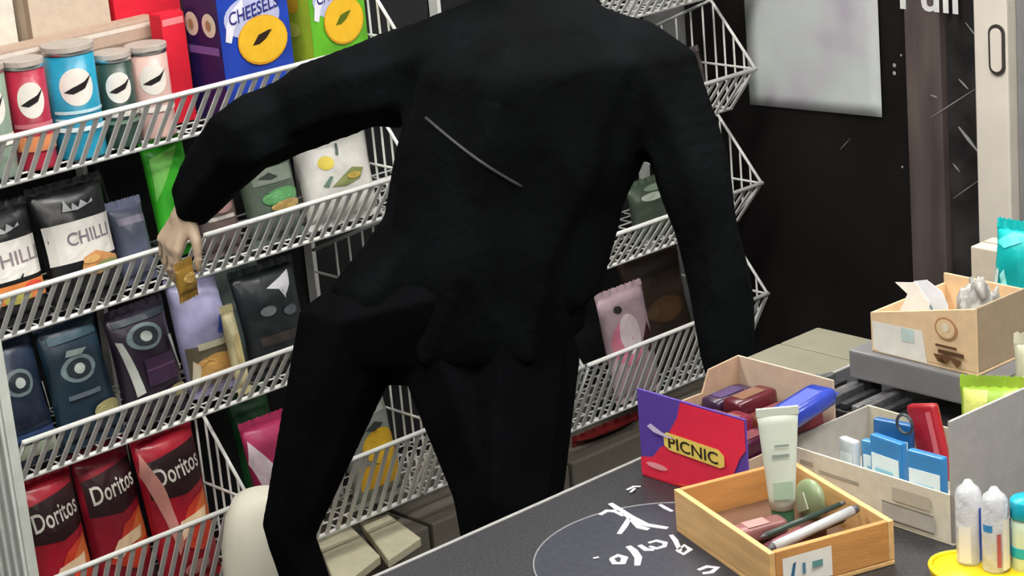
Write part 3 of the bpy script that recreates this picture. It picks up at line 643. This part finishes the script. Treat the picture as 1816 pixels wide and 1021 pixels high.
stroke([(1170, 894), (1180, 900), (1192, 906)], 6); stroke([(1052, 990), (1062, 988)], 4)
stroke([(1238, 1010), (1254, 1004), (1272, 1006), (1262, 1014), (1246, 1016)], 8)
# pale ledge at the counter's far end
q = [onp(1345, 600, 2, CT), onp(1552, 646, 2, CT)]
lg = thing('end_ledge', (2.46, 2.14, 0), 'pale olive end ledge at the far counter corner', 'ledge')
obj('ledge_top', box(B(), 2.508-2.46, 2.60-2.46, 1.55-2.14, 2.25-2.14, .90, .949, .003), mat('olive_ledge', (.19, .18, .13), .6, .1, 12), lg)
obj('ledge_end', box(B(), 2.42-2.46, 2.507-2.46, 2.097-2.14, 2.25-2.14, .90, .949, .003), MATS['olive_ledge'], lg)
obj('ledge_support', box(B(), 2.51-2.46, 2.595-2.46, 1.60-2.14, 2.24-2.14, 0, .899), MATS['counter_body'], lg)

# ------------------------------------------------------------------ things on the counter
def frame2(o, ux):       # matrix with local x along ux (horizontal), z up
    ux = Vector((ux[0], ux[1], 0)).normalized(); uy = Vector((-ux.y, ux.x, 0)); m = Matrix((ux, uy, Vector((0, 0, 1)))).transposed().to_4x4(); m.translation = o; return m
def empty_m(name, m, label, cat, group=None):
    o = thing(name, (0, 0, 0), label, cat, group); o.matrix_world = m; return o
Z = CT+.0006
# chocolate display box: local x = width of the printed front (towards the camera's right), local y = into the box
a = onp(1143, 838, 2, Z); b = onp(1338, 905, 2, Z); a = Vector((1.990, 2.046, Z)); b = Vector((1.986, 1.870, Z))
WD = (b-a).length; LN = .195
pb = empty_m('chocolate_display_box', frame2(a, (b-a)), 'open red and purple chocolate display box with a yellow name plate', 'display box')
KR = card('B99A80'); LINER = card('CDB8A2')
hf = .030
ztop = onp(1131, 686, 0, 1.995).z-Z
obj('base', box(B(), 0, WD, .004, LN, 0, .003), KR, pb)
WDP = WD+.022
fp = obj('front_panel', box(B(), 0, WDP, 0, .003, .0, ztop), card('5A3FA0'), pb)
def side_prof(x0, x1):
    bm = B(); pr_ = [(.004, .0035), (.004, .085), (LN*.62, .082), (LN*.70, .112), (LN, .115), (LN, .0035)]
    A_ = [bm.verts.new((x0, y, z)) for y, z in pr_]; B_ = [bm.verts.new((x1, y, z)) for y, z in pr_]
    bm.faces.new(A_); bm.faces.new(B_[::-1])
    for k in range(6): bm.faces.new((A_[k], A_[(k+1) % 6], B_[(k+1) % 6], B_[k]))
    return bm
obj('side_wall', side_prof(0, .003), KR, pb); obj('side_wall', box(B(), WD-.003, WD, .004, LN, .0035, .055), LINER, pb)
bw = obj('back_wall', box(B(), 0, WD, LN, LN+.003, .0, .115), LINER, pb)
Sf = lambda u, v, o: Vector((u*WDP, -o, v*ztop))
RD = ink('EC2E4C')
ds = [('poly', [(.0, .0), (1, .0), (1, .03), (.0, .03)], RD), ('poly', [(.0, .02), (.94, .02), (.88, .36), (.94, .55), (1, .66), (1.0, .99), (.42, .99), (.38, .80), (.30, .62), (.32, .50), (.20, .40), (.12, .26), (.0, .22)], RD),
      ('poly', [(.3, .03), (.9, .03), (.86, .16), (.6, .10)], ink('F0643C')), ('ell', .16, .17, .10, .035, ink('F6A0A8')),
      ('poly', [(.25, .45), (.25, .57), (.28, .61), (.76, .59), (.81, .54), (.81, .42), (.77, .385), (.30, .41)], ink('F3D86A')),
      ('text', 'PICNIC', .525, .495, .46, .135, -.05, ink('2A1C18')), ('poly', [(.10, .62), (.14, .66), (.24, .60), (.36, .56), (.30, .55), (.16, .57)], ink('D9C8E8'))]
decals(Sf, ds, fp, .0006)
# chocolate bars inside the display box
ci = 0
for row in range(2):
    for c_ in range(4):
        bx = .026+c_*.0412; by = .055+row*.092
        h = ['5A1A26', '7A2436', '3A2440', '6A3428', '4A1830'][(row*2+c_*3) % 5]
        rb = thing('chocolate_bar', pb.matrix_world @ Vector((bx, by, .0045)), f'{["red", "maroon", "purple", "brown"][c_]} wrapped chocolate bar, {["front", "back"][row]} row of the display box', 'chocolate bar', 'bars in the red display box')
        rb.rotation_euler = pb.matrix_world.to_euler()
        hh = .070+.007*((row+c_) % 3)
        bm = B(); box(bm, -.018, .018, -.038, .038, 0, hh, .008); obj('wrapper', bm, foil(h, .28), rb, True)
        bm = B(); box(bm, -.015, .015, -.045, -.0375, hh*.6, hh*.62); box(bm, -.015, .015, .0375, .045, hh*.6, hh*.62); obj('crimp', bm, foil(h, .28), rb)
        obj('printed_band', box(B(), -.011, .011, -.025, .02, hh+.0002, hh+.0008), ink(['6A2A34', '3E2C5C', '74503A'][(row+c_) % 3]), rb)
# lone purple-blue bar leaning on the box corner
q = Vector((2.165, 1.800, Z))
# cream tray box with blue packets
A = Vector((2.063, 1.853, Z)); Bp = Vector((2.050, 1.572, Z))
CW = (Bp-A).length; CD = .166; mC = frame2(A, Bp-A); mC.translation = A
cb = empty_m('cream_display_tray', mC, 'long cream cardboard tray holding blue and white packets', 'display tray')
CRM = card('D2CDBC'); CGR = card('A5A29C')
# local y points away from camera? ensure it does
sgn = 1 if (mC.to_3x3() @ Vector((0, 1, 0))).x > 0 else -1
def cbx(x0, x1, y0, y1, z0, z1, bev=0): return box(B(), x0, x1, min(sgn*y0, sgn*y1), max(sgn*y0, sgn*y1), z0, z1, bev)
obj('base', cbx(0, CW, 0, CD, 0, .003), CRM, cb)
fw_ = obj('front_wall', cbx(0, CW, 0, .003, .0035, .066), CRM, cb)
obj('back_wall', cbx(0, CW, CD-.003, CD, .0035, .070), card('BFB9A6'), cb)
obj('side_wall', cbx(0, .003, .004, CD-.004, .0035, .070), CGR, cb)
hp = cbx(CW-.004, CW, .0, CD-.015, .0035, .163); obj('header_panel', hp, card('A9A7A4'), cb)
decals(lambda u, v, o: Vector((u*CW, -sgn*o, v*.068)), [('rect', .10, .66, .18, .76, card('A29C8E')), ('rect', .22, .60, .46, .66, card('A29C8E')), ('rect', .66, .54, .88, .80, card('B5AFA0')), ('rect', .60, .14, .90, .46, card('ACA9A4')), ('rect', .60, .465, .90, .48, card('5A5850')), ('rect', .60, .12, .90, .14, card('5A5850'))], fw_, .0004)
gb = 'packets in the cream tray'
for i, (x, y, h, col, lab) in enumerate(((.060, .060, .064, 'C9D2D6', 'small white packet at the left of the cream tray'), (.092, .070, .066, '3F86B8', 'pale blue packet second in the cream tray'), (.132, .055, .084, '2C7DBB', 'blue packet with white label in the middle of the cream tray'), (.200, .050, .082, '2C7DBB', 'blue packet with white label at the right of the cream tray'), (.098, .105, .084, '1F5F9A', 'darker blue packet at the back of the cream tray'))):
    rp_ = thing('packet', mC @ Vector((x, sgn*y, .0045)), lab, 'packet', gb); rp_.rotation_euler = (mC @ Matrix.Rotation(math.radians((-6, 8, -4, 3, 10)[i]), 4, 'Z')).to_euler()
    wd = .03 if i < 2 else .056
    bm = B(); box(bm, -wd/2, wd/2, -.006, .006, 0, h, .003); obj('packet_body', bm, foil(col), rp_)
    obj('label', box(B(), -wd/2+.004, wd/2-.004, -.0072, -.0063, .006, h*.72), ink('DDEBEE'), rp_)
    obj('printed_band', box(B(), -wd/2+.010, wd/2-.014, -.0078, -.0074, h*.35, h*.5), ink('8CC4DA'), rp_)
rr = thing('red_packet', mC @ Vector((.152, sgn*.128, .0105)), 'red rounded packet at the back of the cream tray', 'packet', gb)
rr.rotation_euler = (mC @ Matrix.Rotation(math.radians(-14), 4, 'Y')).to_euler()
bm = B(); box(bm, -.024, .024, -.007, .007, 0, .105, .006); obj('packet_body', bm, foil('A8202C'), rr, True); obj('printed_band', box(B(), .010, .018, -.0082, -.0073, .01, .095), ink('D86A70'), rr)
bm = B(); tube(bm, [(.013*math.cos(a), 0, .013*math.sin(a)) for a in [2*math.pi*k/20 for k in range(21)]], .0022, 6, False)
ro = obj('wire_ring', bm, mat('dark_ring', (.04, .05, .06), .4)); ro.location = mC @ Vector((.130, sgn*.090, .096)); ro.rotation_euler = mC.to_euler(); tag(ro, 'small dark ring standing on the blue packets', 'ring')
# wooden tray
w0 = Vector((1.880, 1.879, Z)); w1 = Vector((1.803, 1.652, Z)); w2 = Vector((1.972, 1.618, Z))
ux = (w1-w0); WL = ux.length; uy = (w2-w1); WW = uy.length
mW = frame2(w0, ux); s2 = 1 if (mW.to_3x3() @ Vector((0, 1, 0))).dot(uy) > 0 else -1
wt = empty_m('wooden_tray', mW, 'light wooden tray with a white price label and pens', 'tray')
PINE = mat('pine', C('DDB277'), .55, .16, 9, .08, 60, stretch=(1, 8, 8)); PINE2 = mat('pine_end', C('C98F52'), .55, .18, 9, .08, 60, stretch=(8, 1, 8))
WH = .058
def wb(x0, x1, y0, y1, z0, z1): return box(B(), x0, x1, min(s2*y0, s2*y1), max(s2*y0, s2*y1), z0, z1, .0012)
obj('base_board', wb(.0, WL, 0, WW, 0, .006), PINE, wt)
obj('side_board', wb(0, WL, 0, .008, .0065, WH), PINE, wt); obj('side_board', wb(0, WL, WW-.008, WW, .0065, WH), PINE, wt)
obj('end_board', wb(0, .008, .0085, WW-.0085, .0065, WH), PINE2, wt); eb = obj('end_board', wb(WL-.008, WL, .0085, WW-.0085, .0065, WH), PINE2, wt)
SL = lambda u, v, o: Vector((WL+o, s2*(u*WW), v*WH))
decals(SL, [('rect', .10, .16, .49, .82, ink('F0EDE4')), ('poly', [(.15, .30), (.18, .66), (.205, .68), (.18, .32)], ink('3A6A8A')), ('rect', .25, .38, .275, .62, ink('5A86A0')), ('rect', .325, .46, .41, .60, ink('6A9A98'))], eb, .0006)
def inW(x, y, z): return mW @ Vector((x, s2*y, z))
# tube standing in the tray
tb = thing('cream_tube', inW(.085, .108, .0190), 'tall pale green squeeze tube standing in the wooden tray', 'tube')
th_ = .145
bm = B(); rings = []
for i in range(9):
    t = i/8; rx = .016+.010*t; ry = .016*(1-t)+.0015*t
    rings.append([bm.verts.new((rx*math.cos(2*math.pi*k/24), ry*math.sin(2*math.pi*k/24), .018+t*(th_-.018))) for k in range(24)])
for a_, b_ in zip(rings, rings[1:]):
    for k in range(24): bm.faces.new((a_[k], a_[(k+1) % 24], b_[(k+1) % 24], b_[k]))
bm.faces.new(rings[-1]); bm.faces.new(rings[0][::-1])
obj('tube_body', bm, mat('tube_plastic', C('D6E0D2'), .35, .05, 20), tb, True)
obj('cap', lathe(B(), [(.014, 0), (.0145, .002), (.0145, .016), (.013, .018)], 24), mat('tube_cap', C('3F6A50'), .4), tb)
obj('crimp', box(B(), -.0265, .0265, -.002, .002, th_-.004, th_+.006), MATS['tube_plastic'], tb)
tb.rotation_euler = (0, 0, -yaw)
decals(lambda u, v, o: Vector(((u-.5)*.036, -.0165*(1-.85*v)-.0012-o, .02+v*(th_-.02))), [('rect', .2, .55, .8, .58, ink('8A9A94')), ('rect', .3, .66, .8, .68, ink('8A9A94')), ('rect', .15, .12, .85, .3, ink('A9C2A8'))], tb, .001)
# pens and small things
def pen(p, q, r, h, lab, tipm):
    p, q = Vector(p), Vector(q); o = thing('pen', p, lab, 'pen', 'pens in the wooden tray')
    d = q-p; bm = B(); tube(bm, [d*.06, d*.94], r, 10); obj('barrel', bm, mat('pen_'+h, C(h), .3), o, True)
    bm = B(); tube(bm, [d*.0, d*.06], [r*.3, r*.95], 10); obj('tip', bm, tipm, o, True)
    bm = B(); tube(bm, [d*.94, d], [r*.95, r*.7], 10); obj('end_cap', bm, tipm, o, True)
TIP = mat('pen_tip', (.08, .08, .09), .4)
pen(inW(.212, .014, .050), inW(.185, .156, .058), .0065, 'B8BCBE', 'thick silver pen nearest the label end', TIP)
pen(inW(.200, .012, .062), inW(.165, .150, .060), .0035, '2E4038', 'slim dark green pen beside the silver one', TIP)
pen(inW(.188, .030, .040), inW(.172, .145, .042), .0045, '23262C', 'slim black pen under the silver one', TIP)
er = thing('pink_bar', inW(.128, .050, .026), 'pinkish brown bar lying in the wooden tray', 'bar', rot=mW.to_euler())
bm = B(); box(bm, -.014, .014, -.034, .034, 0, .020, .006); obj('wrapper', bm, foil('8A5A58'), er, True); obj('printed_band', box(B(), -.010, .010, -.02, .01, .0202, .0208), ink('B88A84'), er)
er = thing('maroon_bar', inW(.170, .075, .020), 'dark maroon bar lying beside the pens', 'bar', rot=(mW @ Matrix.Rotation(.3, 4, 'Z')).to_euler())
bm = B(); box(bm, -.015, .015, -.045, .045, 0, .018, .006); obj('wrapper', bm, foil('5A2A34'), er, True); obj('printed_band', box(B(), -.011, .011, -.03, .02, .0182, .0188), ink('8A4A54'), er)
# bedding carton under those things so they rest inside the tray
fl = thing('tray_liner', inW(.12, .086, .0065), 'brown card liner in the bottom of the wooden tray', 'liner', rot=mW.to_euler()); obj('sheet', box(B(), -.105, .105, -.07, .07, 0, .012), card('6A4A34'), fl)
# green leaf-like pack
gp = thing('green_pouch', inW(.108, .142, .0195), 'pale green pouch leaning in the wooden tray corner', 'pouch', rot=(mW @ Matrix.Rotation(-.5, 4, 'Y')).to_euler())
bm = B(); bmesh.ops.create_uvsphere(bm, u_segments=20, v_segments=12, radius=1)
for v in bm.verts: v.co = Vector((v.co.x*.034*(1+.08*noise.noise(v.co*3)), v.co.y*.012, v.co.z*.026+.026))
obj('pouch_body', bm, foil('8FA07A'), gp, True); obj('label', box(B(), -.014, .012, -.0135, -.0115, .014, .036), ink('C5CDB0'), gp)

# blue bar lying between boxes
bb = thing('blue_bar', onp(1424, 736, 2, Z+.096), 'royal blue wrapped bar lying across the right of the display box', 'chocolate bar', rot=(0, math.radians(-4), math.radians(4)))
bm = B(); box(bm, -.050, .050, -.022, .022, 0, .024, .008); obj('wrapper', bm, foil('2A3FA8', .3), bb, True)
bm = B(); box(bm, -.058, -.0495, -.018, .018, .011, .0125); box(bm, .0495, .058, -.018, .018, .011, .0125); obj('crimp', bm, foil('2A3FA8', .3), bb)
obj('printed_band', box(B(), -.04, .03, -.012, .012, .0242, .0248), ink('4A5AC0'), bb)


# black ridged tray with grey platform and the carton on it
tr = thing('black_tray', (2.350, 1.985, Z), 'black tray of ridged dark strips in front of the carton', 'tray')
obj('tray_base', box(B(), -.045, .045, -.105, .095, 0, .012, .003), mat('black_plastic', (.012, .012, .014), .4), tr)
for k in range(9):
    obj('ridge', box(B(), -.040, .040, -.095+k*.021, -.083+k*.021, .0125, .022+.006*(k % 3 == 1), .002), mat('ridge_grey_%d' % (k % 3), (.03+.06*(k % 3), .03+.06*(k % 3), .035+.06*(k % 3)), .35, .4, 60), tr)
pf = thing('grey_platform', (2.56, 1.93, Z), 'grey platform carrying the cardboard carton', 'platform')
GREYP = mat('grey_plastic', (.20, .20, .21), .45, .12, 10)
pzb = .036
_a, _b = onp(1546, 622, 2, Z+pzb+.0425), onp(1734, 668, 2, Z+pzb+.0425)
pf.location = (min(_a.x, _b.x)+.06, (_a.y+_b.y)/2, Z)
obj('platform_top', box(B(), -.07, .16, -.125, .125, pzb, pzb+.042, .003), GREYP, pf)
for sx in (-.05, .14):
    for sy in (-.105, .105): obj('leg', box(B(), sx-.012, sx+.012, sy-.012, sy+.012, 0, pzb), mat('black_plastic', (.012, .012, .014), .4), pf)
zc = Z+pzb+.0425
c0 = onp(1546, 622, 2, zc); c1 = onp(1733, 668, 2, zc)
mK = frame2(c0, c1-c0); KW = (c1-c0).length; KD = .17; s3 = 1 if (mK.to_3x3() @ Vector((0, 1, 0))).x > 0 else -1
zt_ = onp(1728, 548, 0, c1.x).z-zc
ck = empty_m('cardboard_carton', mK, 'open brown cardboard carton with a white label on the platform', 'carton')
KRAFT = card('E2C49C'); KRAFT_SHADE = card('A08E76')  # second tone is the same kraft with the side wall's shade painted in
def kb(x0, x1, y0, y1, z0, z1): return box(B(), x0, x1, min(s3*y0, s3*y1), max(s3*y0, s3*y1), z0, z1, .001)
obj('bottom', kb(0, KW, 0, KD, 0, .004), KRAFT, ck)
bm = kb(0, KW, 0, .004, .0045, zt_)
for v in bm.verts:
    if v.co.z > zt_*.5: v.co.z -= zt_*.40*(1-v.co.x/KW)
cf = obj('front_wall', bm, KRAFT, ck)
obj('back_wall', kb(0, KW, KD-.004, KD, .0045, zt_*.75), KRAFT, ck); obj('side_wall', kb(0, .004, .0045, KD-.0045, .0045, zt_*.6), KRAFT, ck); obj('side_wall', kb(KW-.004, KW, .0045, KD-.0045, .0045, zt_), KRAFT_SHADE, ck)
decals(lambda u, v, o: Vector((u*KW, -s3*o, v*zt_)), [('poly', [(.02, .05), (.02, .48), (.50, .50), (.54, .02), (.1, .02)], ink('E9E7E0')), ('rect', .30, .28, .42, .48, ink('C5DAD6')), ('ell', .73, .62, .105, .17, ink('B88A60')), ('ell', .73, .62, .085, .14, KRAFT), ('ell', .73, .64, .03, .07, ink('E6DCC4')), ('rect', .66, .24, .90, .30, ink('5A4028')), ('rect', .64, .34, .84, .38, ink('6A4A30')), ('poly', [(.62, .22), (.66, .12), (.70, .20), (.74, .10), (.78, .18), (.84, .08), (.88, .16), (.88, .20), (.75, .24)], ink('6A4A30'))], cf, .0006)
# flap + papers sticking out of the carton
def pxpoly(name, pts, xs, th, m, label, cat, group=None, tilt=0):
    q = [onp(x, y, 0, xs) for x, y in pts]; c = sum(q, Vector())/len(q); c.z = min(p.z for p in q)
    o = thing(name, c, label, cat, group); bm = B(); f = bm.faces.new([bm.verts.new(p-c) for p in q])
    e = bmesh.ops.extrude_face_region(bm, geom=[f])
    for v in e['geom']:
        if isinstance(v, bmesh.types.BMVert): v.co.x += th
    for v in bm.verts: v.co.x += tilt*v.co.z
    obj('sheet', bm, m, o); return o
xk = c0.x
o = pxpoly('paper_slip', [(1578, 590), (1600, 525), (1576, 505), (1612, 506), (1640, 540), (1640, 590)], xk+.035, .0012, card('E6E2DA'), 'white curled paper sticking out of the carton front', 'paper', tilt=.2)
o = pxpoly('receipt', [(1612, 585), (1612, 502), (1634, 500), (1662, 520), (1676, 545), (1676, 585)], xk+.075, .0012, card('D6DCE4'), 'bluish white receipt standing behind the curled paper', 'paper', tilt=.15)
bm = B(); 
decals(lambda u, v, oo: Vector((-.0004-oo+.15*(.022+v*.024), (.5-u)*.024+.004, .022+v*.024)), [('ell', .5, .5, .42, .42, ink('6A8AA0')), ('ell', .5, .5, .3, .3, card('D6DCE4'))], o)
# crumpled grey plastic in the carton
cp = thing('crumpled_bag', mK @ Vector((KW*.72, s3*KD*.45, .006)), 'crumpled grey plastic bag stuffed in the carton', 'plastic bag')
bm = B(); bmesh.ops.create_icosphere(bm, subdivisions=4, radius=1)
for v in bm.verts:
    d = v.co.normalized(); k = 1+.22*noise.noise(d*2.3)+.16*abs(noise.noise(d*5))+.07*noise.noise(d*11)
    v.co = Vector((d.x*.034*k, d.y*.030*k, (d.z+1)*.047*k))
obj('bag_body', bm, mat('grey_film', (.34, .33, .31), .35, .4, 30), cp, True)
bm = B(); tube(bm, [(-.02, -.022, .085), (-.01, -.01, .098), (.0, .008, .092), (.01, .022, .10)], [.004, .009, .007, .003], 7)
obj('bag_fold', bm, MATS['grey_film'], cp, True)
# white box behind with teal bag
wbx = thing('white_box', (2.80, 1.99, CT), 'small cream box behind the carton beside the teal bag', 'box')
# side shelf behind the counter end that carries the white box and the teal bag
sd = thing('side_stand', (2.83, 1.90, 0), 'grey stand behind the counter end', 'stand')
obj('stand_top', box(B(), -.14, .17, -.30, .16, .92, .95, .003), GREYP, sd); obj('stand_body', box(B(), -.12, .15, -.28, .14, 0, .919), MATS['counter_body'], sd)
x_ = 2.80
p0 = onp(1722, 470, 0, x_); p1 = onp(1790, 470, 0, x_); ht = onp(1740, 440, 0, x_).z-.9505
wbx.location = (x_, (p0.y+p1.y)/2, .9505); wy = (p0.y-p1.y)/2
obj('box_body', box(B(), 0, .06, -wy, wy, 0, ht, .002), card('D6C8B4'), wbx); obj('lid_seam', box(B(), .028, .032, -wy+.002, wy-.002, ht, ht+.001), card('A89A88'), wbx)
p0 = onp(1757, 440, 0, 2.74); p1 = onp(1850, 440, 0, 2.74); zt2 = onp(1800, 385, 0, 2.74).z
tbag = chip_bag('teal_bag', (2.725, (p0.y+p1.y)/2-.012, .9505), p0.y-p1.y, zt2-.9505-.02, .05, foil('12B5B5'), [('poly', [(.25, .55), (.34, .62), (.52, .30), (.40, .28)], ink('9AE6E0')), ('poly', [(.05, .86), (.4, .98), (.6, .9), (.3, .82)], ink('5ADCD8')), ('poly', [(.06, .40), (.16, .62), (.24, .6), (.2, .36)], ink('D8EFEA'))], 'turquoise bag at the right picture edge', 'snack bag', None, -6, -90)
# green and orange packs behind the grey header panel
chip_bag('green_pack', (2.292, 1.690, Z), .085, .105, .03, foil('9CC23A'), [('rect', .05, .55, .45, .95, ink('D9E27A')), ('ell', .65, .6, .2, .15, ink('5E9A2A'))], 'lime green pack behind the grey panel', 'snack bag', None, -6, -62)
chip_bag('orange_pack', (2.322, 1.608, Z), .085, .115, .035, foil('C8501E'), [('ell', .4, .7, .3, .12, ink('E08A4A'))], 'orange red pack behind the grey panel at the picture edge', 'snack bag', None, -6, -62)
chip_bag('pale_pack', (2.40, 1.672, Z), .10, .135, .035, foil('C9C9B0'), [('ell', .4, .6, .3, .12, ink('D9D8C8'))], 'pale pack behind the green and orange packs', 'snack bag', None, -6, -62)
# yellow dish with clear tubes
_y = onp(1755, 1036, 2, Z)
yd = thing('yellow_dish', (_y.x, _y.y, Z), 'bright yellow rounded dish under the clear tubes', 'dish')
bm = B(); lathe(bm, [(.070, 0), (.078, .004), (.080, .012), (.078, .014)], 40)
for v in bm.verts: v.co.x *= .62
obj('dish_body', bm, mat('yellow_plastic', C('F2D21E'), .35, .06, 12), yd, True)
bm = B(); tube(bm, [(.078*.62*math.cos(a), .078*math.sin(a), .0145) for a in [2*math.pi*k/40 for k in range(41)]], .003, 8, False); obj('rim', bm, MATS['yellow_plastic'], yd, True)
CLEAR = mat('clear_plastic', (.86, .88, .92), .18, .08, 40, .4, 70, trans=.35)
for i, (x, y, lab, capc) in enumerate(((*onp(1720, 994, 2, Z+.0145)[:2], 'clear plastic tube with white and blue inside, left of two', '2A50B0'), (*onp(1766, 1008, 2, Z+.0145)[:2], 'clear plastic tube with white and red inside, right of two', '3A86C0'))):
    vt = thing('clear_tube', (x, y, Z+.0145), lab, 'plastic tube', 'clear tubes on the yellow dish')
    obj('tube_body', lathe(B(), [(.0145, 0), (.0155, .003), (.0155, .088), (.013, .094), (.007, .099), (.004, .104)], 20), CLEAR, vt, True)
    def TS(u, v, o, rr=.0156):
        a = (u-.5)*math.pi*1.6-yaw; return Vector(((rr+o)*math.sin(a), -(rr+o)*math.cos(a), v*.085))
    decals(TS, [('rect', .62, .05, .74, .85, ink('2F56B8')), ('rect', .30, .05, .48, .6, ink('EFEDE6'))] if i == 0 else [('rect', .26, .62, .42, .72, ink('2F86C8')), ('rect', .48, .10, .54, .60, ink('B85A60')), ('rect', .56, .05, .70, .8, ink('EFEDE6')), ('rect', .76, .1, .82, .9, ink('4A6AA8'))], vt, .0006)
_y = onp(1822, 1022, 2, Z)
bt = thing('teal_cap_bottle', (_y.x, _y.y, Z), 'cream bottle with teal bands at the lower right picture edge', 'bottle')
obj('bottle_body', lathe(B(), [(.017, 0), (.019, .003), (.019, .066), (.017, .074), (.012, .078)], 24), mat('bottle_cream', C('D6E6CC'), .4), bt, True)
obj('cap', lathe(B(), [(.0185, .0785), (.019, .080), (.019, .098), (.017, .101)], 24), mat('teal_cap', C('0FA8C0'), .35), bt, True)
obj('printed_band', lathe(B(), [(.0193, .030), (.0194, .031), (.0194, .042), (.0193, .043)], 24), ink('1FB0BC'), bt, True)
